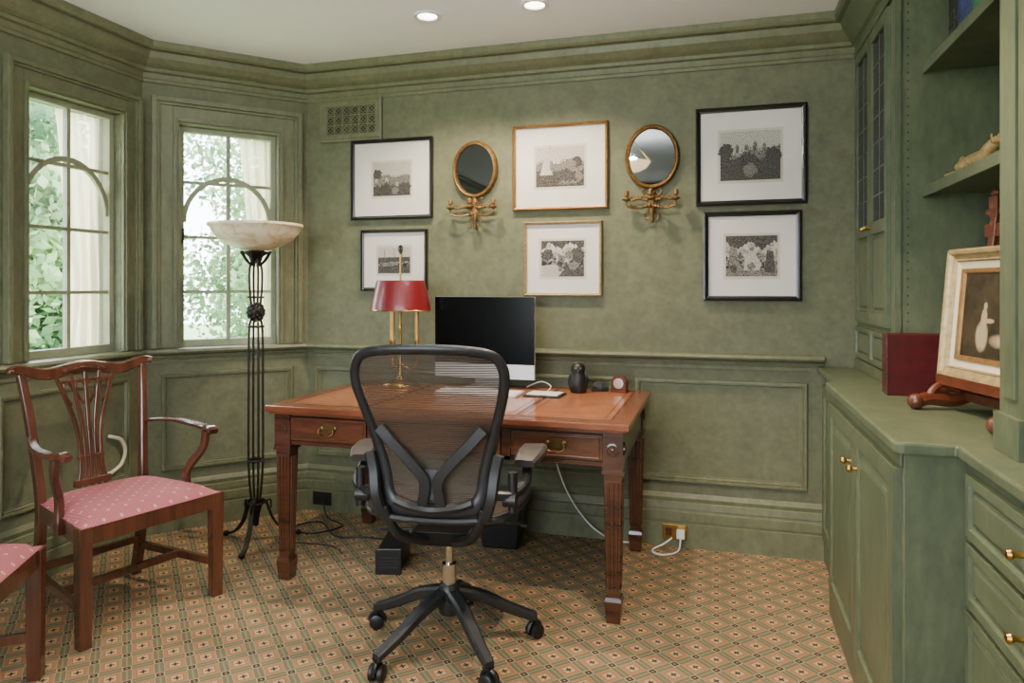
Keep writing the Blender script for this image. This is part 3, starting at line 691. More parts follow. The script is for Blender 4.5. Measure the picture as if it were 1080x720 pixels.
# ---------------------------------------------------------------- oval mirrors
def mirror_sconce(cx,cz,w,h):
    e=thing('sconce_mirror','gilded oval wall mirror with candle arms beneath','mirror',(cx,YB-.001,cz),group='gilded oval mirrors')
    rx,rz_=w/2,h/2
    bm=B(); n=48
    pts=[V((rx-.012)*math.cos(2*pi*i/n),-.018,(rz_-.012)*math.sin(2*pi*i/n)) for i in range(n)]
    sweep(bm,pts,[(.012,0),(.008,.010),(.003,.013),(-.004,.008),(-.008,.010),(-.011,.004),(-.011,-.016),(.012,-.016)],up=(0,-1,0),closed=True)
    for i in range(40):
        a=2*pi*i/40; ball(bm,((rx-.012)*math.cos(a),-.030,(rz_-.012)*math.sin(a)),.0035,seg=6)
    obj('frame',bm,GILT,e,smooth=True)
    bm=B(); c0=[bm.verts.new(((rx-.015)*math.cos(2*pi*i/n),-.012,(rz_-.015)*math.sin(2*pi*i/n))) for i in range(n)]; addf(bm,c0); obj('mirror_glass',bm,MIRROR,e)
    bm=B(); zb=-rz_
    lathe(bm,[(1e-4,-.175),(.004,-.17),(.009,-.15),(.005,-.135),(.014,-.12),(.022,-.09),(.018,-.07),(.008,-.052),(.014,-.04),(.018,-.025),(.010,-.01),(.006,.004)],(0,-.022,zb),seg=14,sy=.6)
    for s in (-1,1):
        tube(bm,spline([(s*.005,-.02,zb-.005),(s*.035,-.025,zb-.03),(s*.05,-.025,zb-.008),(s*.036,-.025,zb+.0)],6),.003,8)
        # carved feather wing / swag reaching the candle cup
        for k in range(8): 
            ball(bm,(s*(.012+.0145*k),-.022,zb-.050-.004*math.sin(k*1.3)),.010,.007,.010-.0006*k)
            tube(bm,spline([(s*(.012+.0145*k),-.02,zb-.050),(s*(.017+.0145*k),-.028,zb-.038),(s*(.022+.0145*k),-.024,zb-.034)],3),.0026,6)
            ball(bm,(s*(.020+.013*k),-.024,zb-.078-.014*math.sin(pi*k/7)),.0065,.005,.0065,seg=8)
        tube(bm,spline([(s*.012,-.022,zb-.10),(s*.035,-.025,zb-.13),(s*.028,-.025,zb-.155),(s*.012,-.022,zb-.145)],5),.003,6)
    obj('bracket',bm,GILT,e,smooth=True)
    for s in (-1,0.001,1):
        bm=B(); xe=s*.122 if abs(s)>.5 else 0; out=-.065 if abs(s)>.5 else -.095
        tube(bm,spline([(xe*.1,-.03,zb-.085),(xe*.5,out*.8,zb-.100),(xe*.95,out*1.1,zb-.092),(xe,out*1.1,zb-.068)],7),.0040,8)
        lathe(bm,[(1e-4,-.07),(.008,-.066),(.022,-.058),(.023,-.053),(.006,-.05),(.006,-.042),(.012,-.036),(.013,-.018),(.010,-.012),(1e-4,-.016)],(xe,out*1.1,zb),seg=16)
        obj('candle_arm',bm,GILT,e,smooth=True)
mirror_sconce(-1.268,1.945,.26,.315)
mirror_sconce(-.315,1.965,.275,.33)
# ---------------------------------------------------------------- vent grille
e=thing('vent_grille','green painted wall vent with pierced quatrefoil grille','vent',(-2.03,YB-.001,2.27))
bm=B(); ring(bm,-.2,.2,-.125,.125,[(0,0),(0,.016),(.012,.02),(.02,.012),(.035,.012),(.04,.006)],FLIP)
obj('frame',bm,TRIM,e)
bm=B(); box(bm,-.17,.17,-.003,-.001,-.095,.095); obj('duct',bm,VENTD,e)
bm=B()
nx_,nz_=6,3; sx_=.32/nx_; sz_=.17/nz_
for i in range(nx_+1): box(bm,-.16+i*sx_-.0035,-.16+i*sx_+.0035,-.0095,-.004,-.088,.088)
for j in range(nz_+1): box(bm,-.164,.164,-.0093,-.0042,-.085+j*sz_-.0035,-.085+j*sz_+.0035)
for i in range(nx_):
    for j in range(nz_):
        cx=-.16+(i+.5)*sx_; cz=-.085+(j+.5)*sz_
        tube(bm,[V(cx+.019*math.cos(a*pi/6),-.0075,cz+.019*math.sin(a*pi/6)) for a in range(12)],.0034,5,closed=True,up=(0,-1,0))
        for s in (-1,1): tube(bm,[(cx-.022,-.0065,cz-s*.022),(cx+.022,-.0065,cz+s*.022)],.0022,5,up=(0,-1,0))
box(bm,-.168,-.155,-.009,-.004,-.093,.093); box(bm,.155,.168,-.009,-.004,-.093,.093); box(bm,-.16,.16,-.009,-.004,.08,.093); box(bm,-.16,.16,-.009,-.004,-.093,-.08)
obj('lattice',bm,TRIM,e)
# ---------------------------------------------------------------- outlets
def outlet(x,z,lab,brass=True):
    e=thing('wall_outlet',lab,'outlet',(x,YB-.035,z))
    bm=B(); box(bm,-.06,.06,-.006,0,-.038,.038); obj('cover_plate',bm,BRASS if brass else BLACK,e,bevel=.003)
    for s in (-1,1):
        bm=B(); box(bm,s*.03-.016,s*.03+.016,-.009,-.0055,-.02,.02); obj('socket',bm,BLACK if not brass else DESKW,e,bevel=.003)
    return e
outlet(-.20,.075,'brass double outlet on the green baseboard')
outlet(-2.2,.075,'dark outlet on the baseboard behind the lamp',False)
e=thing('charger_plug','white charger plugged into the brass outlet','plug',(-.17,YB-.045,.075))
bm=B(); box(bm,-.02,.02,-.04,0,-.02,.02); obj('charger_body',bm,WHITE,e,bevel=.004)
def cable(pts,r,mat,label):
    bm=B(); tube(bm,spline(pts,8),r,6); obj('cable',bm,mat,smooth=True,label=label,cat='cable')
cable([(-.17,3.56,.06),(-.18,3.52,.012),(-.24,3.47,.006),(-.29,3.48,.006),(-.30,3.53,.006),(-.25,3.55,.03),(-.21,3.56,.06)],.004,WHITE,'white power cable curling from the outlet')
cable([(-.80,3.60,.50),(-.81,3.60,.40),(-.74,3.595,.22),(-.62,3.57,.08),(-.50,3.59,.008),(-.40,3.60,.006)],.004,WHITE,'long white cable drooping under the desk')
cable([(-2.18,3.59,.06),(-2.1,3.5,.006),(-1.95,3.4,.006),(-2.05,3.25,.006),(-2.2,3.3,.006),(-2.1,3.42,.008),(-1.9,3.25,.006),(-1.75,3.28,.006),(-1.6,3.25,.02)],.004,BLACK,'black power cable curled on the carpet')
cable([(-2.02,3.05,.03),(-1.98,3.12,.006),(-1.85,3.12,.006),(-1.75,3.05,.006)],.003,BLACK,'thin black cable beside floor lamp')
bm=B(); tube(bm,spline([(-2.903,2.79,.56),(-2.890,2.80,.555),(-2.885,2.85,.53),(-2.885,2.875,.47),(-2.885,2.85,.41),(-2.890,2.80,.38),(-2.903,2.79,.375)],8),.009,8)
obj('cord_loop',bm,CREAM,smooth=True,label='cream cord loop hanging on the wainscot below the window',cat='handle')  # stands in for an unidentified pale C-shape, modelled as a hanging cord loop
# ---------------------------------------------------------------- desk
DX0,DX1,DY0,DY1,DZ=-1.915,-.315,2.665,3.585,.78
e=thing('writing_desk','antique mahogany writing desk with tan leather top and fluted legs','desk',(0,0,0)); 
e.location=(-1.115,3.125,0)
hx=(DX1-DX0)/2; hy=(DY1-DY0)/2
bm=B(); box(bm,-hx,hx,-hy,hy,DZ-.028,DZ); box(bm,-hx+.012,hx-.012,-hy+.012,hy-.012,DZ-.038,DZ-.028); obj('tabletop',bm,DESKT,e,bevel=.005)
bm=B(); t=.075
HM=Matrix(((1,0,0,0),(0,0,1,0),(0,1,0,DZ),(0,0,0,1)))
for (a,b) in ((-hx+t,-.345),(-.335,.335),(.345,hx-t)):
    ring(bm,a,b,-hy+t,hy-t,[(0,0),(0,.0008),(.008,.0012),(.008,.0012)],HM,1)
    box(bm,a+.008,b-.008,-hy+t+.008,hy-t-.008,DZ,DZ+.001)
    ring(bm,a+.03,b-.03,-hy+t+.03,hy-t-.03,[(0,.0009),(0,.0014),(.005,.0014),(.005,.0009)],HM,1)
obj('leather_inlay',bm,[LEATH,GILTLINE],e)
ax=hx-.035; ay=hy-.04; az0=.605; az1=DZ-.038
bm=B()
box(bm,-ax,-ax+.02,-ay+.02,ay-.02,az0,az1); box(bm,ax-.02,ax,-ay+.02,ay-.02,az0,az1); box(bm,-ax+.02,ax-.02,ay-.02,ay,az0,az1)
box(bm,-ax+.02,ax-.02,-ay+.004,-ay+.024,az0,az0+.018); box(bm,-ax+.02,ax-.02,-ay+.004,-ay+.024,az1-.012,az1)
for x in (-.30,.30): box(bm,x-.02,x+.02,-ay+.004,-ay+.024,az0,az1)
box(bm,-ax+.02,ax-.02,-ay+.024,ay-.02,az0,az0+.01)
obj('apron',bm,DESKW,e,bevel=.002)
def bail(parent,x,y,z):
    bm=B()
    for s in (-1,1): lathe(bm,[(.012,0),(.011,.003),(.005,.005),(.004,.014),(1e-4,.016)],seg=12,M=Matrix.Translation((x+s*.032,y,z+.008))@Matrix.Rotation(pi/2,4,'X'))
    tube(bm,spline([(x-.032,y-.012,z+.008),(x-.036,y-.018,z-.01),(x-.015,y-.022,z-.022),(x,y-.022,z-.019),(x+.015,y-.022,z-.022),(x+.036,y-.018,z-.01),(x+.032,y-.012,z+.008)],5),.0035,8)
    prism(bm,[(x-.045,z+.012),(x-.02,z+.024),(x+.02,z+.024),(x+.045,z+.012),(x+.03,z-.004),(x,z-.014),(x-.03,z-.004)],y-.002,y)
    return obj('handle',bm,ABRASS,parent,smooth=False)
for a,b in ((-ax+.07,-.32),(-.28,.28),(.32,ax-.07)):
    bm=B(); box(bm,a+.003,b-.003,-ay-.002,-ay+.02,az0+.021,az1-.014); ring(bm,a+.012,b-.012,az0+.03,az1-.024,[(0,0),(0,.003),(.004,.004),(.006,0)],Mx((0,-ay-.002,0),(1,0),(0,-1)))
    d=obj('drawer',bm,DESKF,e,bevel=.002); bail(d,(a+b)/2,-ay-.002,(az0+az1)/2+.005)
for sx in (-1,1):
    for sy in (-1,1):
        bm=B(); cx=sx*(ax-.033); cy=sy*(ay-.033)
        frustum(bm,cx,cy,az0-.012,az1,.078,.078)
        frustum(bm,cx,cy,.58,.593,.084,.084)
        frustum(bm,cx,cy,.10,.58,.048,.068)
        frustum(bm,cx,cy,.085,.10,.066,.058); frustum(bm,cx,cy,.0,.085,.052,.068)
        for k in (-1,0,1):
            for (fx,fy) in ((0,sy),(sx,0),(0,-sy),(-sx,0)):
                def pt(w,z): 
                    return (cx+fx*(w/2+.001)+(k*w*.27 if fx==0 else 0), cy+fy*(w/2+.001)+(k*w*.27 if fy==0 else 0), z)
                tube(bm,[pt(.05,.13),pt(.066,.55)],[.0042,.0055],6,up=(fx,fy,0) if (fx or fy) else (0,1,0))
        for (fx,fy) in ((0,-1),(1,0),(-1,0)):
            M=Matrix.Translation((cx+fx*.039,cy+fy*.039,(az0+az1)/2))
            R=Matrix.Rotation(pi/2,4,'X') if fy else Matrix.Rotation(fx*pi/2,4,'Y')
            lathe(bm,[(.026,0),(.026,.004),(.02,.005),(.018,.002),(.009,.002),(.006,.006),(1e-4,.007)],seg=20,M=M@R)
        obj('leg',bm,DESKW,e)
# ---------------------------------------------------------------- computer and desk items
e=thing('desktop_computer','all-in-one computer with black screen and silver chin','computer',(-1.16,3.47,DZ+.0015),rz=math.radians(-2))
bm=B(); box(bm,-.275,.275,-.012,.008,.047,.47); 
prism(bm,[(-.2,.10),(.2,.10),(.2,.42),(-.2,.42)],.008,.022); obj('housing',bm,SILVER,e,bevel=.004)
bm=B(); box(bm,-.2745,.2745,-.0145,-.0122,.123,.4695); obj('screen',bm,SCREEN,e,bevel=.001)
bm=B(); box(bm,-.2745,.2745,-.0142,-.0122,.0475,.1225); obj('chin',bm,SILVER,e,bevel=.001)
bm=B(); box(bm,-.09,.09,-.10,.085,0,.006); sweep(bm,[(0,.07,.004),(0,.078,.03),(0,.05,.13),(0,.02,.22)],rect(.16,.006),up=(0,1,0)); obj('stand',bm,SILVER,e,bevel=.002)
def kb(name,label,loc,rz,w,d,cols_,rows_):
    e=thing(name,label,'keyboard',loc,rz)
    bm=B(); prism(bm,[(-d/2,0),(d/2,0),(d/2,.014),(-d/2,.006)],-w/2,w/2,Matrix(((0,1,0,0),(1,0,0,0),(0,0,1,0),(0,0,0,1)))); obj('keyboard_body',bm,SILVER,e,bevel=.001)
    bm=B()
    for r in range(rows_):
        y=-d/2+.008+(d-.016)*(r+.5)/rows_; z=.006+.008*(y+d/2)/d
        for c in range(cols_):
            x=-w/2+.006+(w-.012)*(c+.5)/cols_; 
            box(bm,x-w/cols_*.42,x+w/cols_*.42,y-d/rows_*.38,y+d/rows_*.38,z,z+.003)
    obj('keys',bm,KEYW,e)
kb('keyboard','slim white computer keyboard on the leather desk top',(-1.115,3.25,DZ+.0015),math.radians(-4),.43,.135,18,6)
e=thing('trackpad','small white pad on a dark tray on the desk','trackpad',(-.79,3.28,DZ+.0015),math.radians(-4))
bm=B(); box(bm,-.09,.09,-.07,.07,.0,.006); obj('tray',bm,BLACK,e,bevel=.002)
bm=B(); box(bm,-.08,.075,-.05,.062,.006,.012); obj('trackpad_body',bm,WHITE,e,bevel=.003)
bm=B(); tube(bm,spline([(-.80,3.355,DZ+.007),(-.79,3.40,DZ+.03),(-.85,3.44,DZ+.045),(-.94,3.50,DZ+.006)],8),.0025,6); obj('cable',bm,WHITE,smooth=True,label='short white cable behind the trackpad',cat='cable')
e=thing('bird_figurine','dark rounded bird figurine standing on the desk','ornament',(-.655,3.42,DZ+.0015),math.radians(10))
bm=B(); lathe(bm,[(1e-4,0),(.036,.0),(.042,.012),(.046,.04),(.044,.065),(.034,.088),(.030,.098),(.035,.112),(.034,.128),(.022,.142),(1e-4,.147)],seg=24,sy=.85)
for s in (-1,1): ball(bm,(s*.042,.004,.055),.010,.022,.034,seg=12)
obj('figurine_body',bm,BLACK,e,smooth=True)
bm=B()
for s in (-1,1): ball(bm,(s*.012,-.028,.120),.005,.004,.005,seg=10)
ball(bm,(0,-.034,.110),.004,.008,.004,seg=8)
obj('face',bm,LEAD,e,smooth=True)
e=thing('tape_dispenser','small dark tape dispenser on the desk','tape dispenser',(-.56,3.49,DZ+.0005),math.radians(20))
bm=B(); prism(bm,[(-.04,0),(.04,0),(.045,.02),(.02,.022),(0,.012),(-.03,.03),(-.04,.02)],-.012,.012); obj('dispenser_body',bm,BLACK,e,bevel=.002)
bm=B(); lathe(bm,[(.010,-.008),(.022,-.008),(.022,.008),(.010,.008)],seg=20,M=Matrix.Translation((-.012,0,.028))@Matrix.Rotation(pi/2,4,'X')); obj('tape_roll',bm,GREY,e,smooth=True)
e=thing('desk_clock','small wooden desk clock with grey dial','clock',(-.46,3.49,DZ+.0005),math.radians(-15))
bm=B(); box(bm,-.042,.042,-.024,.024,0,.012); prism(bm,[(-.038,.012),(.038,.012),(.038,.062),(.024,.08),(-.024,.08),(-.038,.062)],-.016,.018); obj('case',bm,EASELW,e,bevel=.003)
bm=B(); lathe(bm,[(.024,0),(.026,.003),(.022,.004),(1e-4,.003)],seg=24,M=Matrix.Translation((0,-.016,.045))@Matrix.Rotation(pi/2,4,'X')); obj('dial',bm,SILVER,e,smooth=True)
# bouillotte lamp
e=thing('table_lamp','brass candlestick desk lamp with red metal shade','lamp',(-1.60,3.39,DZ+.0015))
bm=B(); lathe(bm,[(.095,0),(.097,.006),(.09,.012),(.088,.022),(.07,.026),(.03,.03),(.018,.04),(.014,.06),(.01,.08),(.008,.3),(.01,.31),(.006,.32),(.005,.70),(1e-4,.70)],seg=32); obj('base',bm,BRASS,e,smooth=True)
for k in range(3):
    a=2*pi*k/3+.35; cx,cy=.09*math.cos(a),.06*math.sin(a)
    bm=B(); tube(bm,spline([(0,0,.12),(cx*.6,cy*.6,.09),(cx,cy,.12),(cx,cy,.16)],6),.005,8)
    lathe(bm,[(1e-4,.15),(.012,.152),(.024,.165),(.026,.17),(.012,.172),(.011,.2),(.013,.235),(.015,.24)],(cx,cy,0),seg=16); obj('candle_arm',bm,BRASS,e,smooth=True)
    bm=B(); lathe(bm,[(.011,.24),(.011,.40),(.004,.405),(.003,.43),(1e-4,.43)],(cx,cy,0),seg=14); obj('candle',bm,CANDLE,e,smooth=True)
bm=B()
pr=[(1.0,0.395),(.975,.43),(.81,.545),(.79,.555)]
lathe(bm,[(r*.165,z) for r,z in pr]+[((r*.165)-.003,z) for r,z in pr[::-1]]+[(.165,.395)],seg=40,sy=.74); 
for a_ in (0,pi/2): 
    c,s=math.cos(a_),math.sin(a_); tube(bm,[(-.129*c,-.129*s*.74,.55),(.129*c,.129*s*.74,.55)],.003,6)
obj('lamp_shade',bm,REDSH,e,smooth=True)
bm=B(); lathe(bm,[(.1655,.395),(.167,.398),(.1645,.402),(.1640,.398)],seg=40,sy=.74); obj('shade_rim',bm,BRASS,e,smooth=True)
bm=B(); tube(bm,[V(.013*math.cos(a*pi/6),0,.722+.018*math.sin(a*pi/6)) for a in range(12)],.003,6,closed=True,up=(0,1,0)); ball(bm,(0,0,.70),.007); box(bm,-.006,.006,-.002,.002,.705,.74); obj('finial',bm,IRON,e,smooth=True)
# under-desk items
e=thing('power_supply','black battery backup unit on the carpet under the desk','electronics',(-1.46,3.02,0),math.radians(15))
bm=B(); box(bm,-.055,.055,-.13,.13,.0,.11); box(bm,-.06,.06,-.135,-.125,0,.118); obj('power_body',bm,BLACK,e,bevel=.01)
bm=B(); 
for k in range(4): box(bm,-.04,.04,-.138,-.134,.03+k*.014,.036+k*.014)
obj('vent_slots',bm,GRAPH,e)
e=thing('shredder','black waste bin shredder under the desk','shredder',(-1.04,3.40,0),math.radians(4))
bm=B(); frustum(bm,0,0,0,.20,.18,.22,d0=.14,d1=.17); box(bm,-.12,.12,-.095,.095,.20,.25); obj('bin_body',bm,BLACK,e,bevel=.01)
bm=B(); box(bm,-.09,.09,-.008,.008,.248,.254); box(bm,-.10,-.05,-.098,-.094,.212,.238); obj('feed_slot',bm,GREY,e)
e=thing('power_adapter','small black power adapter on the carpet','adapter',(-2.02,3.0,0),math.radians(40))
bm=B(); box(bm,-.03,.03,-.02,.02,0,.03); lathe(bm,[(.004,.03),(.003,.036),(1e-4,.036)],seg=8); obj('adapter_body',bm,BLACK,e,bevel=.006)
# ---------------------------------------------------------------- torchiere floor lamp
e=thing('floor_lamp','wrought iron torchiere floor lamp with alabaster bowl shade','floor lamp',(-2.255,3.07,0),rz=math.radians(20))
bm=B()
for k in range(4):
    a=pi/2*k+pi/5; c,s=math.cos(a),math.sin(a)
    tube(bm,spline([(c*.02,s*.02,.20),(c*.036,s*.036,.40),(c*.036,s*.036,.8),(c*.034,s*.034,1.08),(c*.02,s*.02,1.16),(c*.03,s*.03,1.28),(c*.032,s*.032,1.38),(c*.018,s*.018,1.45)],6),.006,8)
for z in (.2,.42,1.1,1.25): lathe(bm,[(.030,z-.005),(.040,z-.005),(.043,z),(.040,z+.005),(.030,z+.005),(.030,z-.005)],seg=20)
obj('pole',bm,IRON,e,smooth=True)
bm=B(); ball(bm,(0,0,1.175),.040,.040,.046)
for i in range(50):
    z=1-2*(i+.5)/50; r=math.sqrt(1-z*z); a=i*2.4; ball(bm,(r*.040*math.cos(a),r*.040*math.sin(a),1.175+z*.046),.009,seg=6)
obj('ornament_ball',bm,IRON,e,smooth=True)
bm=B()
for k in range(3):
    a=2*pi*k/3+.5; c,s=math.cos(a),math.sin(a)
    sweep(bm,spline([(c*.015,s*.015,.22),(c*.05,s*.05,.20),(c*.09,s*.09,.10),(c*.15,s*.15,.035),(c*.215,s*.215,.014)],6),rect(.022,.012),up=(0,0,1))
    ball(bm,(c*.215,s*.215,.014),.016,.016,.014)
    tube(bm,spline([(c*.03,s*.03,.19),(c*.07,s*.07,.21),(c*.075,s*.075,.17),(c*.055,s*.055,.165)],5),.005,8)
lathe(bm,[(1e-4,.08),(.014,.09),(.02,.15),(.032,.19),(.022,.225),(1e-4,.23)],seg=20)
obj('base',bm,IRON,e,smooth=True)
bm=B(); lathe(bm,[(1e-4,1.42),(.02,1.43),(.026,1.45),(.05,1.468),(.065,1.48),(.045,1.486),(1e-4,1.486)],seg=24)
for k in range(8):
    a=k*pi/4; tube(bm,spline([(.02*math.cos(a),.02*math.sin(a),1.41),(.05*math.cos(a),.05*math.sin(a),1.44),(.075*math.cos(a),.075*math.sin(a),1.484)],4),.006,6)
obj('bowl_fitter',bm,IRON,e,smooth=True)
bm=B(); o_=[(1e-4,1.487),(.07,1.491),(.12,1.51),(.175,1.54),(.208,1.575),(.218,1.60),(.232,1.610),(.232,1.622)]
i_=[(.212,1.622),(.202,1.59),(.17,1.554),(.11,1.525),(1e-4,1.51)]
lathe(bm,o_+i_,seg=48); obj('bowl_shade',bm,ALAB,e,smooth=True)
# ---------------------------------------------------------------- mahogany chairs
def dining(name,label,loc,rz,arms=True,cat='chair',wf=.28,wr=.22):
    e=thing(name,label,cat,loc,rz); yf,yr=.245,-.235
    W=DWOOD
    for s in (-1,1):
        bm=B(); frustum(bm,s*(wf-.022),yf-.022,0,.435,.042,.048)
        obj('leg',bm,W,e,bevel=.003)
        bm=B(); x=s*(wr-.02)
        pts=spline([(x,yr-.055,0),(x,yr-.012,.2),(x,yr+.005,.42),(x+s*.010,yr-.015,.60),(x+s*.026,yr-.045,.80),(x+s*.040,yr-.075,.945)],6)
        sweep(bm,pts,rect(.036,.044,.25),up=(0,1,0),scales=[1-.25*i/30 for i in range(len(pts))]); obj('leg',bm,W,e,smooth=True)
    bm=B()
    def bar(a,b,w,h): sweep(bm,[a,b],rect(w,h,.12),up=(0,0,1))
    bar((-wf+.04,yf-.022,.402),(wf-.04,yf-.022,.402),.028,.062); bar((-wr+.03,yr+.0,.402),(wr-.03,yr+.0,.402),.028,.062)
    for s in (-1,1): bar((s*(wf-.02),yf-.04,.402),(s*(wr-.02),yr+.02,.402),.026,.062)
    obj('seat_frame',bm,W,e,bevel=.002)
    bm=B()
    for s in (-1,1): bar((s*(wf-.022),yf-.04,.14),(s*(wr-.02),yr-.0,.14),.02,.032)
    bar((-(wf+wr)/2+.025,.0,.14),((wf+wr)/2-.025,.0,.14),.02,.03); bar((-wr+.03,yr-.01,.17),(wr-.03,yr-.01,.17),.02,.03)
    obj('stretcher',bm,W,e,bevel=.002)
    bm=B(); n=14; top=[];bot=[]
    for j in range(n+1):
        v=j/n; y=yr+.012+(yf-.006-(yr+.012))*v; hw=(wr-.012)+(wf-.008-(wr-.012))*v; rt=[];rb=[]
        for i in range(n+1):
            u=-1+2*i/n; ed=(1-abs(u)**5)*(1-abs(2*v-1)**5)
            rt.append(bm.verts.new((u*hw,y,.436+.044*max(ed,0)**.55))); rb.append(bm.verts.new((u*hw,y,.4335)))
        top.append(rt);bot.append(rb)
    for j in range(n):
        for i in range(n):
            addf(bm,[top[j][i],top[j][i+1],top[j+1][i+1],top[j+1][i]]); addf(bm,[bot[j][i],bot[j+1][i],bot[j+1][i+1],bot[j][i+1]])
    for k in range(n):
        addf(bm,[top[0][k],bot[0][k],bot[0][k+1],top[0][k+1]]); addf(bm,[top[n][k],top[n][k+1],bot[n][k+1],bot[n][k]])
        addf(bm,[top[k][0],top[k+1][0],bot[k+1][0],bot[k][0]]); addf(bm,[top[k][n],bot[k][n],bot[k+1][n],top[k+1][n]])
    obj('seat',bm,DAMASK,e,smooth=True,label='seat upholstered in pink patterned fabric')
    def yb(z): return yr+.0-.012 - max(0,(z-.5))*.150
    bm=B(); w2=wr+.042
    cr=spline([(-w2-.022,yb(.95)+.004,.962),(-w2+.02,yb(.96),.966),(-w2*.55,yb(.945),.940),(0,yb(.965)-.006,.960),(w2*.55,yb(.945),.940),(w2-.02,yb(.96),.966),(w2+.022,yb(.95)+.004,.962)],7)
    sweep(bm,cr,rect(.022,.042,.4),up=(0,0,1),scales=[(1,.66+.55*math.sin(pi*i/(len(cr)-1))) for i in range(len(cr))])
    for s in (-1,1):
        for k in range(4): ball(bm,(s*(.012+.022*k),yb(.955)+.012,.958-.004*k),.012,.004,.007,seg=8)
        ball(bm,(s*(w2+.012),yb(.95)+.012,.962),.012,.006,.012,seg=8)
    obj('crest_rail',bm,W,e,smooth=True)
    bm=B()
    for k in range(5):
        f=(k-2)/2
        pts=spline([(f*.055,yb(.47),.455),(f*.042,yb(.56),.56),(f*.05,yb(.70),.70),(f*.085,yb(.83),.83),(f*.12,yb(.93),.935)],6)
        sweep(bm,pts,rect(.016,.011,.3),up=(0,1,0))
    for z,wd in ((.475,.15),(.58,.105),(.90,.23)):
        sweep(bm,[(-wd/2,yb(z),z),(wd/2,yb(z),z)],rect(.012,.028 if z<.5 else .014,.3),up=(0,0,1))
    for s in (-1,1):
        tube(bm,spline([(s*.01,yb(.84)-.001,.80),(s*.045,yb(.87),.87),(s*.03,yb(.9),.905),(0,yb(.88),.88)],5),.006,6)
        tube(bm,spline([(s*.06,yb(.84)-.001,.80),(s*.09,yb(.87),.86),(s*.08,yb(.9),.905),(s*.055,yb(.88),.87)],5),.005,6)
    obj('splat',bm,W,e,smooth=True)
    if arms:
        for s in (-1,1):
            bm=B()
            pts=spline([(s*(wr+.0),yb(.70)+.005,.695),(s*(wr+.05),-.14,.705),(s*(wr+.085),-.02,.692),(s*(wr+.085),.08,.685),(s*(wr+.07),.14,.69),(s*(wr+.065),.165,.678)],6)
            sweep(bm,pts,rect(.042,.024,.5),up=(0,0,1),scales=[.62+.5*i/len(pts) for i in range(len(pts))])
            p2=spline([(s*(wr+.075),.10,.675),(s*(wr+.07),.085,.60),(s*(wr+.03),.03,.50),(s*(wr+.035),.035,.40),(s*(wr+.035),.035,.375)],6)
            sweep(bm,p2,rect(.026,.034,.35),up=(0,1,0)); obj('armrest',bm,W,e,smooth=True)
    return e
dining('armchair','carved mahogany armchair with pierced splat and pink upholstered seat',(-2.325,2.31,0),math.radians(-106.7),wf=.287,wr=.228)
f2=math.radians(30); fx,fy=math.cos(f2),math.sin(f2)
cx=-2.155-.245*fx-(-fy)*.245; cy=1.81-.245*fy-(fx)*.245
dining('dining_chair','mahogany side chair with pink upholstered seat beside armchair',(cx,cy,0),f2-pi/2,arms=False,wf=.265)
# ---------------------------------------------------------------- mesh office chair
e=thing('office_chair','black mesh ergonomic office chair with five-star caster base','office chair',(-.932,2.385,0),rz=math.radians(8))
bm=B(); off=math.radians(-15)
lathe(bm,[(1e-4,.12),(.035,.12),(.045,.15),(.045,.20),(.035,.225),(.03,.23),(1e-4,.23)],seg=24)
angs=[math.radians(a)+off for a in (34,106,178,250,322)]
for a in angs:
    c,s=math.cos(a),math.sin(a)
    pts=spline([(c*.02,s*.02,.195),(c*.12,s*.12,.17),(c*.22,s*.22,.12),(c*.31,s*.31,.082),(c*.325,s*.325,.078)],6)
    sweep(bm,pts,rect(.05,.042,.4),up=(0,0,1),scales=[1.05-.45*i/len(pts) for i in range(len(pts))])
obj('base',bm,GRAPH,e,smooth=True)
for a in angs:
    c,s=math.cos(a),math.sin(a); M=Matrix.Translation((c*.318,s*.318,0))@Matrix.Rotation(a+.5,4,'Z')
    bm=B()
    for k in (-1,1):
        lathe(bm,[(1e-4,-.009),(.022,-.009),(.027,-.006),(.027,.006),(.022,.009),(1e-4,.009)],seg=20,M=M@Matrix.Translation((0,k*.017,.0275))@Matrix.Rotation(pi/2,4,'X'))
    lathe(bm,[(.009,.03),(.009,.068),(.012,.075)],seg=10,M=M)
    tube(bm,[(-.03*math.cos(t)*1.0,0,.0275+.034*math.sin(t)) for t in [pi*i/8 for i in range(9)]],.007,6,M=M,up=(0,1,0))
    obj('caster',bm,BLACK,e,smooth=True)
bm=B(); lathe(bm,[(.026,.22),(.026,.30),(.014,.30),(.014,.405),(1e-4,.405)],seg=20); obj('gas_cylinder',bm,CHROME,e,smooth=True)
bm=B(); frustum(bm,0,-.02,.395,.46,.12,.2,d0=.16,d1=.26)
for s in (-1,1):
    tube(bm,spline([(s*.05,-.12,.42),(s*.13,-.2,.47),(s*.17,-.225,.57)],6),.018,8)
    tube(bm,[(s*.05,.02,.43),(s*.2,.03,.45)],.014,8)
tube(bm,[(.05,.08,.42),(.27,.10,.42)],.006,8); tube(bm,[(-.05,.0,.42),(-.26,.0,.41)],.006,8)
box(bm,.25,.275,.08,.13,.413,.425)
obj('tilt_mechanism',bm,BLACK,e,bevel=.008,smooth=True)
outs=spline([(0,-.22,0),(.17,-.215,0),(.245,-.15,0),(.272,0,0),(.272,.14,0),(.235,.22,0),(.12,.25,0),(0,.255,0),(-.12,.25,0),(-.235,.22,0),(-.272,.14,0),(-.272,0,0),(-.245,-.15,0),(-.17,-.215,0)],4,closed=True)
def sz(x,y): return .515+.02*(abs(x)/.25)**2-.05*max(0,(y-.12)/.13)**2+.01*max(0,-y/.23)
bm=B(); sweep(bm,[(p.x,p.y,sz(p.x,p.y)) for p in outs],circ(.017,8,.013),closed=True); obj('seat_frame',bm,GRAPH,e,smooth=True)
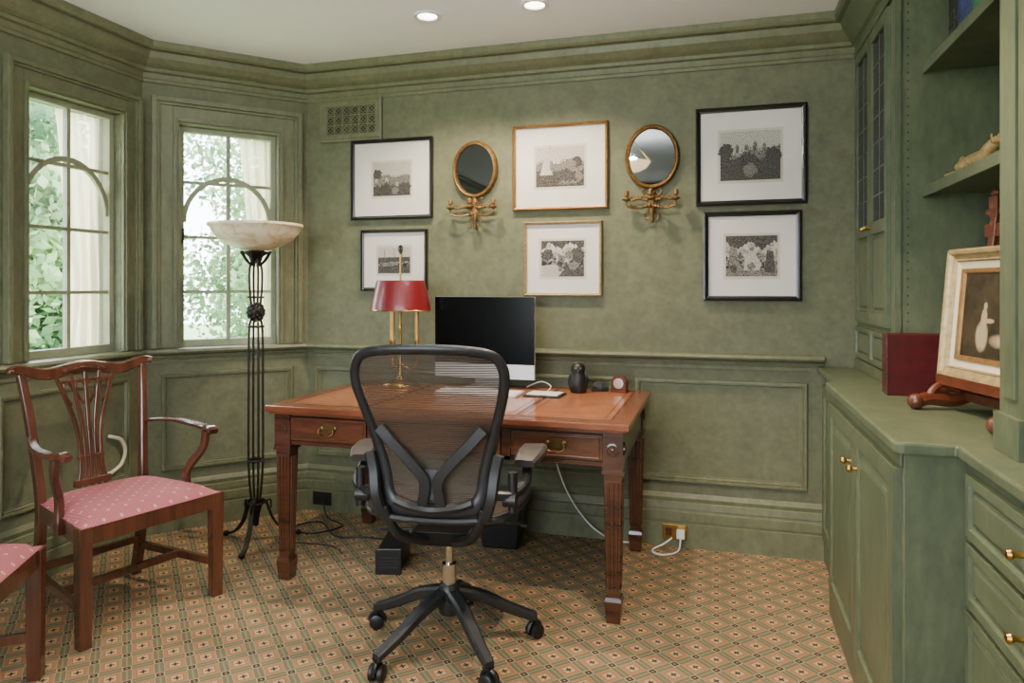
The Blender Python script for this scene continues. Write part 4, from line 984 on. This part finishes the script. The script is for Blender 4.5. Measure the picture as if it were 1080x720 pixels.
bm=B(); cv=bm.verts.new((0,0,.498)); prev=None
for k in range(1,9):
    f=k/8; rg=[bm.verts.new((p.x*f,p.y*f,sz(p.x*f,p.y*f)-.015*(1-f*f))) for p in outs]; n=len(rg)
    for j in range(n):
        if prev: addf(bm,[prev[j],prev[(j+1)%n],rg[(j+1)%n],rg[j]])
        else: addf(bm,[cv,rg[(j+1)%n],rg[j]])
    prev=rg
obj('seat',bm,MESHS,e,smooth=True,label='woven mesh seat')
half=[(0,.560),(.09,.560),(.140,.573),(.166,.615),(.174,.69),(.198,.80),(.230,.91),(.247,.99),(.243,1.045),(.212,1.085),(.12,1.102),(0,1.106)]
hs=spline([(x,0,z) for x,z in half],5)
def by(x,z):
    v=(z-.515)/.6
    return -.225-.10*v+.0315*math.sin(pi*min(v*1.3,1))-.03*v*v+.05*(x/.28)**2
ol=[V(p.x,by(p.x,p.z),p.z) for p in hs]; ol2=[V(-p.x,p.y,p.z) for p in ol[-2:0:-1]]
loop=ol+ol2
bm=B(); sc=[]
for p in loop:
    k=1.0+.8*max(0,min(1,(.82-p.z)/.25))*(1 if abs(p.x)>.1 else .6)
    sc.append((k,1.0))
sweep(bm,loop,circ(.0175,10,.013),up=(0,1,0),closed=True,scales=sc); obj('back_frame',bm,GRAPH,e,smooth=True)
def hw(z):
    for p,q in zip(hs,hs[1:]):
        if p.z<=z<=q.z and q.z>p.z: 
            return p.x+(q.x-p.x)*(z-p.z)/(q.z-p.z)
    return 0
bm=B(); rows=[]
for r in range(31):
    z=.563+(1.104-.563)*r/30; w_=hw(z) if r<30 else .06
    rows.append([bm.verts.new((w_*u,by(w_*u,z),z)) for u in [-1+2*i/16 for i in range(17)]])
for A,C_ in zip(rows,rows[1:]):
    for i in range(16): addf(bm,[A[i],A[i+1],C_[i+1],C_[i]])
obj('backrest',bm,MESHB,e,smooth=True,label='woven mesh back panel')
bm=B()
for s in (-1,1):
    pts=spline([(s*.175,by(.165,.84)-.02,.84),(s*.125,by(.11,.79)-.026,.785),(s*.058,by(0,.71)-.03,.715),(s*.022,by(0,.66)-.03,.66),(s*.032,by(0,.59)-.025,.585)],6)
    sweep(bm,pts,rect(.036,.014,.4),up=(0,1,0))
tube(bm,spline([(-.13,by(.13,.58)-.015,.59),(-.08,by(.1,.57)-.02,.575),(0,by(0,.56)-.032,.570),(.08,by(.1,.57)-.02,.575),(.13,by(.13,.58)-.015,.59)],6),.017,8)
obj('lumbar_support',bm,BLACK,e,smooth=True)
bm=B(); prism(bm,[(-.03,.60),(.03,.60),(.045,.63),(.025,.70),(-.025,.70),(-.045,.63)],by(0,.65)-.022,by(0,.65)-.012); obj('sacral_pad',bm,GREY,e,bevel=.004)
for s in (-1,1):
    bm=B()
    sweep(bm,spline([(s*.175,-.225,.54),(s*.195,-.235,.61),(s*.205,-.225,.69),(s*.218,-.225,.75)],6),rect(.038,.028,.4),up=(0,1,0))
    sweep(bm,spline([(s*.195,-.22,.62),(s*.255,-.20,.615),(s*.292,-.14,.635),(s*.292,-.06,.675),(s*.292,.0,.69)],6),rect(.034,.030,.4),up=(0,0,1))
    tube(bm,[(s*.232,-.20,.60),(s*.275,-.205,.60)],.024,16); tube(bm,[(s*.262,-.2,.56),(s*.262,-.2,.69)],.016,10)
    obj('arm_bracket',bm,BLACK,e,smooth=True)
    bm=B(); pts=spline([(s*.29,-.12,.70),(s*.30,-.06,.712),(s*.305,.04,.712),(s*.30,.13,.70)],5)
    sweep(bm,pts,rect(.095,.034,.6),up=(0,0,1),scales=[.75+.3*math.sin(pi*i/len(pts)) for i in range(len(pts))]); obj('armrest',bm,ARMP,e,smooth=True,label='brown vinyl arm pad')
